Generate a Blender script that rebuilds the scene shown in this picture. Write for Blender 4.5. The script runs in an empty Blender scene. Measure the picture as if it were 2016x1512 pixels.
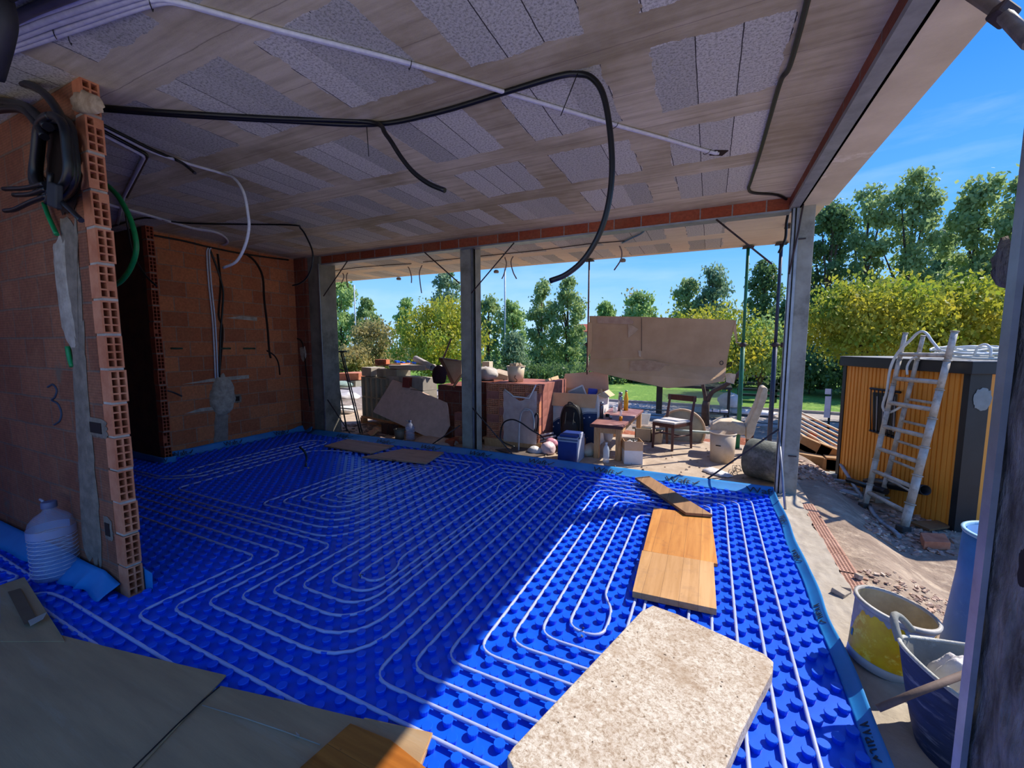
import bpy, math, random
from mathutils import Vector, Matrix, Euler, noise
random.seed(7)
S = bpy.context.scene
COL = S.collection
# ---------------- camera ----------------
F, CX, CY, CH = 817.0, 1008.0, 756.0, 1.55
PIT, YAW = math.radians(5.6), math.radians(25.4)
cam = bpy.data.objects.new('camera', bpy.data.cameras.new('camera'))
COL.objects.link(cam); S.camera = cam
cam.data.sensor_width = 36; cam.data.lens = 36*F/2016; cam.data.clip_end = 400; cam.data.clip_start = .02
cam.location = (0, 0, CH); cam.rotation_euler = (math.pi/2-PIT, 0, YAW)
# ---------------- light ----------------
SUNDIR = Vector((.70, .66, 1)).normalized()
sun = bpy.data.objects.new('sun', bpy.data.lights.new('sun', 'SUN')); COL.objects.link(sun)
sun.data.energy = 3.7; sun.data.angle = .009; sun.data.color = (1, .93, .83)
sun.rotation_euler = SUNDIR.to_track_quat('Z', 'Y').to_euler()
W = bpy.data.worlds.new('sky'); S.world = W; W.use_nodes = True
nt = W.node_tree; nt.nodes.clear()
def nn(nt, t, **k):
    n = nt.nodes.new(t)
    for a, b in k.items():
        if a.startswith('i_'): n.inputs[a[2:].replace('_', ' ')].default_value = b
        else: setattr(n, a, b)
    return n
def lin(h):
    if isinstance(h, str):
        h = [int(h[i:i+2], 16)/255 for i in (0, 2, 4)]
        h = [c/12.92 if c <= .04045 else ((c+.055)/1.055)**2.4 for c in h]
    return (*h, 1)
def ramp(nt, src, stops, interp='LINEAR'):
    r = nn(nt, 'ShaderNodeValToRGB'); r.color_ramp.interpolation = interp
    e = r.color_ramp.elements
    while len(e) < len(stops): e.new(.5)
    for i, (p, c) in enumerate(stops): e[i].position = p; e[i].color = lin(c)
    if src: nt.links.new(src, r.inputs[0])
    return r.outputs[0]
def skyworld():
    L = nt.links.new
    tc = nn(nt, 'ShaderNodeTexCoord'); sep = nn(nt, 'ShaderNodeSeparateXYZ'); L(tc.outputs['Generated'], sep.inputs[0])
    base = ramp(nt, sep.outputs[2], [(0, 'a9cdf2'), (.06, '93c2f3'), (.2, '5ea4ee'), (.42, '3b86e2'), (.8, '2c6fd2')])
    mp = nn(nt, 'ShaderNodeMapping'); mp.inputs['Scale'].default_value = (1.2, 4.5, 9); mp.inputs['Rotation'].default_value = (.25, .1, .7)
    L(tc.outputs['Generated'], mp.inputs[0])
    n = nn(nt, 'ShaderNodeTexNoise'); n.inputs['Scale'].default_value = 1.3; n.inputs['Detail'].default_value = 7; n.inputs['Roughness'].default_value = .55
    L(mp.outputs[0], n.inputs['Vector'])
    cl = ramp(nt, n.outputs[0], [(.50, '000000'), (.78, '8a8a8a')])
    mx = nn(nt, 'ShaderNodeMix', data_type='RGBA'); L(cl, mx.inputs[0]); L(base, mx.inputs[6]); mx.inputs[7].default_value = lin('dbe9fb')
    bg = nn(nt, 'ShaderNodeBackground'); bg.inputs[1].default_value = .80; L(mx.outputs[2], bg.inputs[0])
    o = nn(nt, 'ShaderNodeOutputWorld'); L(bg.outputs[0], o.inputs[0])
skyworld()
S.view_settings.view_transform = 'Standard'; S.view_settings.look = 'None'
S.view_settings.exposure = 0.88; S.view_settings.gamma = 1; S.view_settings.use_curve_mapping = False
# pixel of the 2016x1512 photograph -> point of a plane of the place
FWD = Vector((-math.sin(YAW)*math.cos(PIT), math.cos(YAW)*math.cos(PIT), -math.sin(PIT)))
RGT = Vector((math.cos(YAW), math.sin(YAW), 0)); UPV = RGT.cross(FWD); EYE = Vector((0, 0, CH))
def ray(px, py): return FWD+RGT*((px-CX)/F)-UPV*((py-CY)/F)
def Z(px, py, z=0): d = ray(px, py); return EYE+d*((z-CH)/d.z)
def Y(px, py, y): d = ray(px, py); return EYE+d*(y/d.y)
def X(px, py, x): d = ray(px, py); return EYE+d*(x/d.x)
# ---------------- objects ----------------
class MB:
    def __init__(s): s.v = []; s.f = []; s.m = []; s.sm = []
    def add(s, vs, fs, m=0, smooth=False):
        b = len(s.v); s.v += [tuple(v) for v in vs]
        for f in fs: s.f.append(tuple(b+i for i in f)); s.m.append(m); s.sm.append(smooth)
        return s
    def box(s, c, d, r=(0, 0, 0), m=0):
        E = Euler(r).to_matrix(); c = Vector(c)
        vs = [c+E@Vector((x*d[0]/2, y*d[1]/2, z*d[2]/2)) for x in (-1, 1) for y in (-1, 1) for z in (-1, 1)]
        return s.add(vs, [(0, 1, 3, 2), (4, 6, 7, 5), (0, 4, 5, 1), (2, 3, 7, 6), (0, 2, 6, 4), (1, 5, 7, 3)], m)
    def bx(s, x0, x1, y0, y1, z0, z1, m=0): return s.box(((x0+x1)/2, (y0+y1)/2, (z0+z1)/2), (x1-x0, y1-y0, z1-z0), m=m)
    def tube(s, pts, r, n=8, m=0, caps=True):
        P = [Vector(p) for p in pts]; k = len(P)
        rr = r if isinstance(r, (list, tuple)) else [r]*k
        T = [(P[min(i+1, k-1)]-P[max(i-1, 0)]).normalized() for i in range(k)]
        a = Vector((0, 0, 1)) if abs(T[0].z) < .9 else Vector((1, 0, 0))
        nrm = (a-T[0]*a.dot(T[0])).normalized(); vs = []
        for i in range(k):
            nrm = nrm-T[i]*nrm.dot(T[i])
            if nrm.length < 1e-6: nrm = T[i].orthogonal()
            nrm.normalize(); bn = T[i].cross(nrm)
            for j in range(n):
                t = 2*math.pi*j/n; vs.append(P[i]+(nrm*math.cos(t)+bn*math.sin(t))*rr[i])
        fs = [(i*n+j, i*n+(j+1) % n, (i+1)*n+(j+1) % n, (i+1)*n+j) for i in range(k-1) for j in range(n)]
        s.add(vs, fs, m, True)
        if caps:
            b = len(s.v)-len(vs)
            s.f += [tuple(b+j for j in reversed(range(n))), tuple(b+(k-1)*n+j for j in range(n))]; s.m += [m, m]; s.sm += [False, False]
        return s
    def lathe(s, prof, c=(0, 0, 0), n=24, m=0, mat=None, smooth=True):
        vs = []; c = Vector(c)
        for (r, z) in prof:
            for j in range(n):
                t = 2*math.pi*j/n; p = Vector((r*math.cos(t), r*math.sin(t), z))
                vs.append(c+(mat@p if mat else p))
        k = len(prof)
        fs = [(i*n+j, i*n+(j+1) % n, (i+1)*n+(j+1) % n, (i+1)*n+j) for i in range(k-1) for j in range(n)]
        s.add(vs, fs, m, smooth)
        return s
    def prism(s, poly, z0, z1, m=0):
        n = len(poly); z0 = z0 if callable(z0) else (lambda x, y, v=z0: v); z1 = z1 if callable(z1) else (lambda x, y, v=z1: v)
        vs = [(x, y, z0(x, y)) for x, y in poly]+[(x, y, z1(x, y)) for x, y in poly]
        return s.add(vs, [tuple(reversed(range(n))), tuple(range(n, 2*n))]+[(i, (i+1) % n, n+(i+1) % n, n+i) for i in range(n)], m)
    def slab(s, quad, th, m=0):   # four or more 3D points extruded by the vector th
        q = [Vector(p) for p in quad]; t = Vector(th); n = len(q)
        return s.add(q+[p+t for p in q], [tuple(reversed(range(n))), tuple(range(n, 2*n))]+[(i, (i+1) % n, n+(i+1) % n, n+i) for i in range(n)], m)
    def grid(s, fn, nu, nv, m=0, smooth=True):
        vs = [fn(i/nu, j/nv) for i in range(nu+1) for j in range(nv+1)]; w = nv+1
        return s.add(vs, [(i*w+j, (i+1)*w+j, (i+1)*w+j+1, i*w+j+1) for i in range(nu) for j in range(nv)], m, smooth)
    def holes(s, o, u, v, nrm, us, vs_, depth, m=0, md=1, skip=0):
        # perforated brick face; us, vs_: edge lists, odd cells are holes
        o, u, v, nrm = Vector(o), Vector(u), Vector(v), Vector(nrm)
        pt = lambda a, b, d=0: o+u*a+v*b-nrm*d
        for i in range(len(us)-1):
            for j in range(len(vs_)-1):
                a0, a1, b0, b1 = us[i], us[i+1], vs_[j], vs_[j+1]
                q = [pt(a0, b0), pt(a1, b0), pt(a1, b1), pt(a0, b1)]
                if i % 2 and j % 2 and random.random() >= skip:
                    w = [pt(a0, b0, depth), pt(a1, b0, depth), pt(a1, b1, depth), pt(a0, b1, depth)]
                    s.add(q+w, [(0, 1, 5, 4), (1, 2, 6, 5), (2, 3, 7, 6), (3, 0, 4, 7)], m); s.add(w, [(0, 1, 2, 3)], md)
                else: s.add(q, [(0, 1, 2, 3)], m)
        return s
    def build(s, name, mats, parent=None, bevel=0, subs=0, solid=0, seg=2):
        me = bpy.data.meshes.new(name)
        off = parent_loc(parent) if parent else Vector((0, 0, 0))
        me.from_pydata([Vector(v)-off for v in s.v], [], s.f)
        mats = mats if isinstance(mats, (list, tuple)) else [mats]
        for m in mats: me.materials.append(m)
        me.polygons.foreach_set('material_index', s.m); me.polygons.foreach_set('use_smooth', s.sm); me.update()
        o = bpy.data.objects.new(name, me); COL.objects.link(o)
        if parent: o.parent = parent
        if solid: q = o.modifiers.new('t', 'SOLIDIFY'); q.thickness = solid; q.offset = 0
        if bevel:
            q = o.modifiers.new('b', 'BEVEL'); q.width = bevel; q.segments = seg; q.limit_method = 'ANGLE'
        if subs: q = o.modifiers.new('s', 'SUBSURF'); q.levels = subs; q.render_levels = subs
        return o
def parent_loc(p):
    l = Vector((0, 0, 0))
    while p: l += p.location; p = p.parent
    return l
def tag(o, label=None, cat=None, group=None, kind=None):
    if label: o['label'] = label
    if cat: o['category'] = cat
    if group: o['group'] = group
    if kind: o['kind'] = kind
    return o
def thing(name, label, cat, loc=(0, 0, 0), group=None):
    o = bpy.data.objects.new(name, None); COL.objects.link(o); o.location = loc; o.empty_display_size = .1
    return tag(o, label, cat, group)
def one(mb, name, mats, label, cat, group=None, **k): return tag(mb.build(name, mats, **k), label, cat, group)
def struct(mb, name, mats, label=None, **k): return tag(mb.build(name, mats, **k), label, None, None, 'structure')
def dup(root, loc=None, rz=0, label=None, scale=None):
    def cp(o, par):
        c = o.copy(); COL.objects.link(c); c.parent = par
        for ch in [x for x in ALLOBJ() if x.parent == o]: cp(ch, c)
        return c
    r = cp(root, None)
    if loc is not None: r.location = loc
    if rz: r.rotation_euler = (0, 0, rz)
    if scale: r.scale = scale
    if label: r['label'] = label
    return r
def ALLOBJ(): return list(COL.objects)
# curve helpers
def rnd(pts, r, n=5):   # polyline with rounded corners
    P = [Vector(p) for p in pts]; out = [P[0]]
    for i in range(1, len(P)-1):
        a, b, c = P[i-1], P[i], P[i+1]
        rr = r[i] if isinstance(r, dict) and i in r else (r.get(0, .07) if isinstance(r, dict) else r)
        d1 = min(rr, (a-b).length*.5); d2 = min(rr, (c-b).length*.5); d = min(d1, d2)
        p0 = b+(a-b).normalized()*d; p1 = b+(c-b).normalized()*d
        for k in range(n+1):
            t = k/n; out.append(p0*(1-t)**2+b*2*t*(1-t)+p1*t*t)
    out.append(P[-1]); return out
def cat(pts, n=6):   # Catmull-Rom
    P = [Vector(p) for p in pts]; P = [P[0]*2-P[1]]+P+[P[-1]*2-P[-2]]; out = []
    for i in range(1, len(P)-2):
        for k in range(n):
            t = k/n; a, b, c, d = P[i-1:i+3]
            out.append(.5*((2*b)+(c-a)*t+(2*a-5*b+4*c-d)*t*t+(3*b-a-3*c+d)*t**3))
    out.append(P[-2]); return out
# ---------------- materials ----------------
def newm(name):
    m = bpy.data.materials.new(name); m.use_nodes = True
    return m, m.node_tree, m.node_tree.nodes['Principled BSDF']
def coords(nt, scale=(1, 1, 1), rot=(0, 0, 0)):
    tc = nn(nt, 'ShaderNodeTexCoord'); mp = nn(nt, 'ShaderNodeMapping')
    mp.inputs['Scale'].default_value = scale; mp.inputs['Rotation'].default_value = rot
    nt.links.new(tc.outputs['Object'], mp.inputs[0]); return mp.outputs[0]
def noi(nt, vec, scale, detail=5, rough=.6, dist=0):
    n = nn(nt, 'ShaderNodeTexNoise'); n.inputs['Scale'].default_value = scale; n.inputs['Detail'].default_value = detail
    n.inputs['Roughness'].default_value = rough; n.inputs['Distortion'].default_value = dist
    nt.links.new(vec, n.inputs['Vector']); return n.outputs[0]
def mixc(nt, f, a, b, mode='MIX'):
    m = nn(nt, 'ShaderNodeMix', data_type='RGBA', blend_type=mode)
    for s_, v in ((0, f), (6, a), (7, b)):
        if isinstance(v, bpy.types.NodeSocket): nt.links.new(v, m.inputs[s_])
        elif s_ == 0: m.inputs[0].default_value = v
        else: m.inputs[s_].default_value = lin(v)
    return m.outputs[2]
def bump(nt, p, h, strength, dist=.01):
    b = nn(nt, 'ShaderNodeBump'); b.inputs['Strength'].default_value = strength; b.inputs['Distance'].default_value = dist
    nt.links.new(h, b.inputs['Height']); nt.links.new(b.outputs[0], p.inputs['Normal'])
def mathn(nt, op, a, b=None, c=None):
    m = nn(nt, 'ShaderNodeMath', operation=op)
    for i, v in enumerate((a, b, c)):
        if v is None: continue
        if isinstance(v, bpy.types.NodeSocket): nt.links.new(v, m.inputs[i])
        else: m.inputs[i].default_value = v
    return m.outputs[0]
def M(name, c1, c2=None, scale=6, rough=.8, bmp=.15, metal=0, st=(1, 1, 1), lo=.35, hi=.65, bs=None, spec=None, c3=None, s3=2.0, lo3=.55, hi3=.7, trans=0, alpha=None, bd=.01):
    m, nt, p = newm(name); v = coords(nt, st)
    n = noi(nt, v, scale, 7)
    c = ramp(nt, n, [(lo, c1), (hi, c2 or c1)])
    if c3:
        n3 = noi(nt, v, s3, 8, .7); f = ramp(nt, n3, [(lo3, '000000'), (hi3, 'ffffff')]); c = mixc(nt, f, c, c3)
    nt.links.new(c, p.inputs['Base Color'])
    p.inputs['Roughness'].default_value = rough; p.inputs['Metallic'].default_value = metal
    if spec is not None: p.inputs['Specular IOR Level'].default_value = spec
    if trans: p.inputs['Transmission Weight'].default_value = trans
    if bmp: bump(nt, p, noi(nt, v, bs or scale*3, 6), bmp, bd)
    return m
def brickmat(name, plane, w=.30, h=.197, c1='a85a3c', c2='8f4630', mort='8d8078', rowoff=0, uoff=0, groove=.35, patch=None, dark=0):
    m, nt, p = newm(name); L = nt.links.new
    tc = nn(nt, 'ShaderNodeTexCoord'); sp = nn(nt, 'ShaderNodeSeparateXYZ'); L(tc.outputs['Object'], sp.inputs[0])
    nz = noi(nt, tc.outputs['Object'], 6, 3)
    u = mathn(nt, 'ADD', sp.outputs['X' if plane == 'xz' else 'Y'], uoff)
    zz = mathn(nt, 'MULTIPLY_ADD', nz, .012, mathn(nt, 'ADD', sp.outputs['Z'], rowoff))
    cb = nn(nt, 'ShaderNodeCombineXYZ'); L(u, cb.inputs[0]); L(zz, cb.inputs[1])
    b = nn(nt, 'ShaderNodeTexBrick'); L(cb.outputs[0], b.inputs['Vector'])
    for k, v in {'Scale': 1, 'Mortar Size': .007, 'Mortar Smooth': .2, 'Bias': 0, 'Brick Width': w, 'Row Height': h}.items(): b.inputs[k].default_value = v
    b.inputs['Color1'].default_value = lin(c1); b.inputs['Color2'].default_value = lin(c2); b.inputs['Mortar'].default_value = lin(mort)
    bl = noi(nt, tc.outputs['Object'], 3.2, 8, .65)
    c = mixc(nt, ramp(nt, bl, [(.45, '000000'), (.72, '999999')]), b.outputs['Color'], 'b9835f')
    fine = noi(nt, tc.outputs['Object'], 40, 4)
    c = mixc(nt, .5, c, ramp(nt, fine, [(.3, '9a9a9a'), (.7, 'ffffff')]), 'MULTIPLY')
    gr = mathn(nt, 'SINE', mathn(nt, 'MULTIPLY', zz, 2*math.pi/.0165))
    grc = ramp(nt, mathn(nt, 'MULTIPLY_ADD', gr, .5, .5), [(.0, 'b0b0b0'), (.5, 'ffffff')])
    c = mixc(nt, groove, c, grc, 'MULTIPLY')
    if patch:
        f = ramp(nt, noi(nt, tc.outputs['Object'], 1.7, 9, .7, .4), [(.60, '000000'), (.66, 'ffffff')])
        c = mixc(nt, f, c, patch)
    L(c, p.inputs['Base Color']); p.inputs['Roughness'].default_value = .9
    hh = mathn(nt, 'MULTIPLY_ADD', gr, .15, mathn(nt, 'MULTIPLY', b.outputs['Fac'], -1.2))
    bump(nt, p, hh, .6, .004)
    return m
def ceilmat(name, y0, x1=.3, y1=4.56, warm=0):
    m, nt, p = newm(name); L = nt.links.new
    tc = nn(nt, 'ShaderNodeTexCoord'); sp = nn(nt, 'ShaderNodeSeparateXYZ'); L(tc.outputs['Object'], sp.inputs[0])
    O = tc.outputs['Object']; x, y = sp.outputs[0], sp.outputs[1]
    def jit(s_, amp, off):
        mp = nn(nt, 'ShaderNodeMapping'); mp.inputs['Location'].default_value = (off, off, 0); L(O, mp.inputs[0])
        return mathn(nt, 'MULTIPLY', mathn(nt, 'SUBTRACT', noi(nt, mp.outputs[0], s_, 5, .6), .5), amp)
    xd = mathn(nt, 'ADD', x, jit(7, .10, 3)); yd = mathn(nt, 'ADD', y, jit(6, .10, 8))
    P, Q = .842, .853
    ux = mathn(nt, 'MULTIPLY', mathn(nt, 'FRACT', mathn(nt, 'DIVIDE', mathn(nt, 'ADD', xd, .325+P*20), P)), P)
    vy = mathn(nt, 'MULTIPLY', mathn(nt, 'FRACT', mathn(nt, 'DIVIDE', mathn(nt, 'ADD', yd, Q*20-y0), Q)), Q)
    a = mathn(nt, 'MULTIPLY', mathn(nt, 'LESS_THAN', ux, .6), mathn(nt, 'LESS_THAN', vy, .61))
    a = mathn(nt, 'MULTIPLY', a, mathn(nt, 'MULTIPLY', mathn(nt, 'LESS_THAN', xd, x1), mathn(nt, 'LESS_THAN', yd, y1)))
    uu = mathn(nt, 'MULTIPLY', mathn(nt, 'FRACT', mathn(nt, 'DIVIDE', mathn(nt, 'ADD', x, .325+P*20), P)), P)
    blk = mathn(nt, 'FLOOR', mathn(nt, 'DIVIDE', uu, .2))
    cell = nn(nt, 'ShaderNodeCombineXYZ')
    L(mathn(nt, 'ADD', blk, mathn(nt, 'MULTIPLY', mathn(nt, 'FLOOR', mathn(nt, 'DIVIDE', mathn(nt, 'ADD', x, .325), P)), 7)), cell.inputs[0])
    L(mathn(nt, 'FLOOR', mathn(nt, 'DIVIDE', mathn(nt, 'SUBTRACT', y, y0), Q)), cell.inputs[1])
    wn = nn(nt, 'ShaderNodeTexWhiteNoise', noise_dimensions='2D'); L(cell.outputs[0], wn.inputs['Vector'])
    tint = ramp(nt, wn.outputs[0], [(0, 'b8b8ae'), (.5, 'cacac0'), (1, 'dad9ce')])
    sp2 = ramp(nt, noi(nt, O, 75, 2, .8), [(.34, '96968e'), (.55, 'ffffff')])
    block = mixc(nt, .75, tint, sp2, 'MULTIPLY')
    jl = mathn(nt, 'FRACT', mathn(nt, 'DIVIDE', mathn(nt, 'ADD', uu, jit(9, .012, 5)), .2))
    line = mathn(nt, 'MULTIPLY', mathn(nt, 'LESS_THAN', jl, .028), mathn(nt, 'GREATER_THAN', wn.outputs[0], .35))
    block = mixc(nt, line, block, '3a3638')
    mp = nn(nt, 'ShaderNodeMapping'); mp.inputs['Scale'].default_value = (.55, 7, 1); mp.inputs['Rotation'].default_value = (0, 0, .06); L(O, mp.inputs[0])
    st = noi(nt, mp.outputs[0], 3, 6, .6)
    conc = ramp(nt, st, [(.3, 'b4aa90'), (.5, 'ccc2a6'), (.7, 'dad1b8')])
    big = ramp(nt, noi(nt, O, 1.1, 5), [(.38, 'bcb29e'), (.6, 'ffffff')])
    conc = mixc(nt, .7, conc, big, 'MULTIPLY')
    if warm: conc = mixc(nt, .6, conc, 'f4e4c8')
    seam = mathn(nt, 'LESS_THAN', mathn(nt, 'FRACT', mathn(nt, 'MULTIPLY', mathn(nt, 'ADD', y, jit(5, .02, 1)), 2.35)), .012)
    conc = mixc(nt, mathn(nt, 'MULTIPLY', seam, .5), conc, '6b5f55')
    c = mixc(nt, a, conc, block)
    L(c, p.inputs['Base Color']); p.inputs['Roughness'].default_value = .93
    bump(nt, p, mathn(nt, 'MULTIPLY_ADD', a, -1.0, noi(nt, O, 45, 5)), .5, .006)
    return m
def woodmat(name, c1, c2, axis=0, plank=.1, rough=.6, stain=None, line='5a3a20', grain=1):
    m, nt, p = newm(name); L = nt.links.new
    tc = nn(nt, 'ShaderNodeTexCoord'); sp = nn(nt, 'ShaderNodeSeparateXYZ'); L(tc.outputs['Object'], sp.inputs[0])
    sc = [(26, 1.6, 26), (1.6, 26, 26), (26, 26, 1.6)][axis]
    v = coords(nt, sc); g = noi(nt, v, 1.0, 6, .6, .5)
    c = ramp(nt, g, [(.3, c2), (.62, c1)])
    across = sp.outputs[{0: 0, 1: 1, 2: 0}[axis]]
    idx = mathn(nt, 'FLOOR', mathn(nt, 'DIVIDE', across, plank))
    wn = nn(nt, 'ShaderNodeTexWhiteNoise', noise_dimensions='1D'); L(idx, wn.inputs['W'])
    c = mixc(nt, .6, c, ramp(nt, wn.outputs[0], [(0, 'c8b8a8'), (1, 'ffffff')]), 'MULTIPLY')
    fr = mathn(nt, 'FRACT', mathn(nt, 'DIVIDE', across, plank))
    c = mixc(nt, mathn(nt, 'MULTIPLY', mathn(nt, 'LESS_THAN', fr, .018), .7), c, line)
    if stain:
        f = ramp(nt, noi(nt, tc.outputs['Object'], 7, 8, .72), [(.54, '000000'), (.70, 'aaaaaa')]); c = mixc(nt, f, c, stain)
        f = ramp(nt, noi(nt, tc.outputs['Object'], 38, 3, .6), [(.70, '000000'), (.76, 'bbbbbb')]); c = mixc(nt, f, c, '40302a')
    L(c, p.inputs['Base Color']); p.inputs['Roughness'].default_value = rough; bump(nt, p, g, .12*grain, .003)
    return m
def slabmat():
    m, nt, p = newm('pitted pale slab'); L = nt.links.new; v = coords(nt)
    c = ramp(nt, noi(nt, v, 60, 8, .85, .5), [(.38, '866f58'), (.47, 'b8a894'), (.56, 'd4cabb'), (.70, 'e4ded2')])
    f = ramp(nt, noi(nt, v, 5.5, 8, .75), [(.47, '000000'), (.64, 'c8c8c8')]); c = mixc(nt, f, c, '9c8266')
    vo = nn(nt, 'ShaderNodeTexVoronoi'); vo.inputs['Scale'].default_value = 26; L(noiv(nt, v, 8, .08), vo.inputs['Vector'])
    f = ramp(nt, vo.outputs['Distance'], [(.09, 'ffffff'), (.14, '000000')])
    f = mathn(nt, 'MULTIPLY', f, mathn(nt, 'GREATER_THAN', noi(nt, v, 9, 2), .52))
    c = mixc(nt, f, c, '4a3b2e'); L(c, p.inputs['Base Color']); p.inputs['Roughness'].default_value = .9
    bump(nt, p, noi(nt, v, 40, 8, .8), .5, .004); return m
def noiv(nt, v, s_, amp):
    n = nn(nt, 'ShaderNodeTexNoise'); n.inputs['Scale'].default_value = s_; nt.links.new(v, n.inputs['Vector'])
    a = nn(nt, 'ShaderNodeVectorMath', operation='SCALE'); a.inputs['Scale'].default_value = amp; nt.links.new(n.outputs[1], a.inputs[0])
    b = nn(nt, 'ShaderNodeVectorMath', operation='ADD'); nt.links.new(a.outputs[0], b.inputs[0]); nt.links.new(v, b.inputs[1]); return b.outputs[0]
def leafmat(name, c1, c2, trans=.35):
    m, nt, p = newm(name); L = nt.links.new; v = coords(nt)
    c = ramp(nt, noi(nt, v, 1.1, 5, .7), [(.35, c1), (.65, c2)])
    L(c, p.inputs['Base Color']); p.inputs['Roughness'].default_value = .55
    tr = nn(nt, 'ShaderNodeBsdfTranslucent'); L(c, tr.inputs[0]); mx = nn(nt, 'ShaderNodeMixShader'); mx.inputs[0].default_value = trans
    L(p.outputs[0], mx.inputs[1]); L(tr.outputs[0], mx.inputs[2]); L(mx.outputs[0], nt.nodes['Material Output'].inputs[0]); return m
def glassmat(name, col='dfe8f0', rough=.08, alpha=.35):
    m, nt, p = newm(name); p.inputs['Base Color'].default_value = lin(col); p.inputs['Roughness'].default_value = rough
    p.inputs['Alpha'].default_value = alpha; p.inputs['Specular IOR Level'].default_value = .8; return m
MT = {}
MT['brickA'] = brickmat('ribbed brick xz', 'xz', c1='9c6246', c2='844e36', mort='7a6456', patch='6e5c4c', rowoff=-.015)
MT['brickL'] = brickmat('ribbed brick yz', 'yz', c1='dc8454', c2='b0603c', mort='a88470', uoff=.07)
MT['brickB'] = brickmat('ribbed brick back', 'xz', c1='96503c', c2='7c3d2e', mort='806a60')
MT['lintel'] = brickmat('lintel brick x', 'xz', w=.30, h=.3, c1='b85a3a', c2='a04a2c', mort='a39890', rowoff=.2)
MT['lintelY'] = brickmat('lintel brick y', 'yz', w=.30, h=.3, c1='a0503a', c2='8c4430', mort='8a7f7a', rowoff=.2)
MT['terracotta'] = M('terracotta', 'b0583a', '94442c', 9, .85, .15)
MT['terrlight'] = M('pale terracotta', 'd08a66', 'b86c4a', 9, .85, .15)
MT['hole'] = M('hole', '2a1812', '20120e', 5, .95, 0)
MT['mortar'] = M('mortar', '96897e', '7d7168', 14, .95, .4, bd=.006)
MT['mortarpale'] = M('pale mortar', 'c2b6aa', '9c9086', 12, .95, .6, bd=.01)
MT['concrete'] = M('grey concrete', 'a4a194', '88857a', 5, .9, .2, c3='787468', s3=2.5)
MT['concdark'] = M('stained concrete', '8a867a', '6e6a60', 4, .9, .25, c3='5c5950', s3=2)
MT['colE'] = M('rough dark concrete', '98908a', '484038', 16, .95, 1, st=(1, 1, .35), c3='aaa298', s3=5, lo3=.5, hi3=.75, bd=.05, bs=24)
MT['alu'] = M('galvanised steel', 'a7abb2', '8f939a', 8, .45, .05, metal=.55)
MT['ceil'] = ceilmat('waffle ceiling', 1.37)
MT['ceil2'] = ceilmat('overhang ceiling', 5.36, x1=.1, y1=6.82, warm=1)
MT['plaster'] = M('overhang plaster', 'e0d4ba', 'ccc0a6', 3, .93, .3, c3='f0e8d6', s3=1.6, lo3=.58, hi3=.64)
MT['blue'] = M('blue insulation panel', '0a5ae2', '0850da', 6, .38, .10, bs=60, bd=.002, spec=.4)
MT['bluestrip'] = M('blue edge foam', '1f84c8', '1774b8', 4, .5, .1)
MT['pipe'] = M('translucent white pipe', 'a8b2de', '9ca6d6', 20, .4, 0)
MT['ink'] = M('black print', '0c2038', '0a1a30', 4, .6, 0)
MT['screed'] = M('dusty concrete slab', 'c0ad98', 'a8947f', 5, .95, .5, c3='8d7a68', s3=2.2, lo3=.52, hi3=.72, bs=30)
MT['sill'] = M('cement sill', 'b3a897', '9c907f', 6, .95, .6, c3='c8bda9', s3=3, bs=22)
MT['soil'] = M('dusty soil', 'a08c78', '7d6a5a', 3, .97, .9, c3='b8a48c', s3=7, lo3=.5, hi3=.66, bs=14, bd=.03)
MT['redsoil'] = M('red clay soil', 'a8603e', '7f4227', 6, .97, .9, c3='c4886a', s3=12, lo3=.55, hi3=.65, bs=10, bd=.05)
MT['grass'] = M('lawn', '7da238', '4f7a1e', 14, .95, .8, c3='a2b850', s3=1.4, bs=60, bd=.03)
MT['path'] = M('asphalt path', 'b0a59c', '978d86', 7, .95, .2)
MT['conduit_w'] = M('white corrugated conduit', 'd6d8e4', 'c4c6d4', 30, .45, .0)
MT['conduit_b'] = M('black conduit', '17171c', '101014', 20, .38, .0)
MT['conduit_g'] = M('green conduit', '0a8f50', '087d44', 20, .4, 0)
MT['wire'] = M('rusty rod', '4a3a3a', '2e2628', 10, .7, 0)
# ================= SETTING =================
HC = 2.96
struct(MB().bx(-9.2, .665, -.35, 5.0, HC, 3.2), 'ceiling', MT['ceil'])
struct(MB().bx(-9.2, .98, 5.0, 6.93, 2.92, 3.2), 'ceiling', MT['ceil2'])
mb = MB(); n = 60
mb.bx(.665, .97, -.35, 5.0, 2.86, 3.2); struct(mb, 'ceiling', MT['plaster'])
struct(MB().bx(-9.2, .95, -1.2, 7.15, -.3, 0), 'floor', MT['screed'])
# outside ground
g = MB()
def gz(x, y):
    t = min(1, max(0, (x-1.15)/.55)); t = t*t*(3-2*t)
    if y > 7.15 or x < -9.2 or y < -1.2: t = 1
    return -.035-.265*t+(.008 if t < .1 else .03)*noise.noise(Vector((x*1.3, y*1.3, 0)))+.012*noise.noise(Vector((x*6, y*6, 3)))
XS = [-30, -20, -14, -9.3, -5, 0, .8, .95]+[.95+.09*i for i in range(1, 40)]+[5, 6, 8, 10, 14, 20, 30]; YS = [-14, -10, -6, -4, -2, -1.21, -1.19]+[-1+.1*i for i in range(82)]+[7.17, 7.3, 7.6, 8, 8.5, 9, 10, 10.6]
g.grid(lambda u, v: (XS[round(u*(len(XS)-1))], YS[round(v*(len(YS)-1))], gz(XS[round(u*(len(XS)-1))], YS[round(v*(len(YS)-1))])), len(XS)-1, len(YS)-1)
struct(g, 'ground', MT['soil'])
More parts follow.
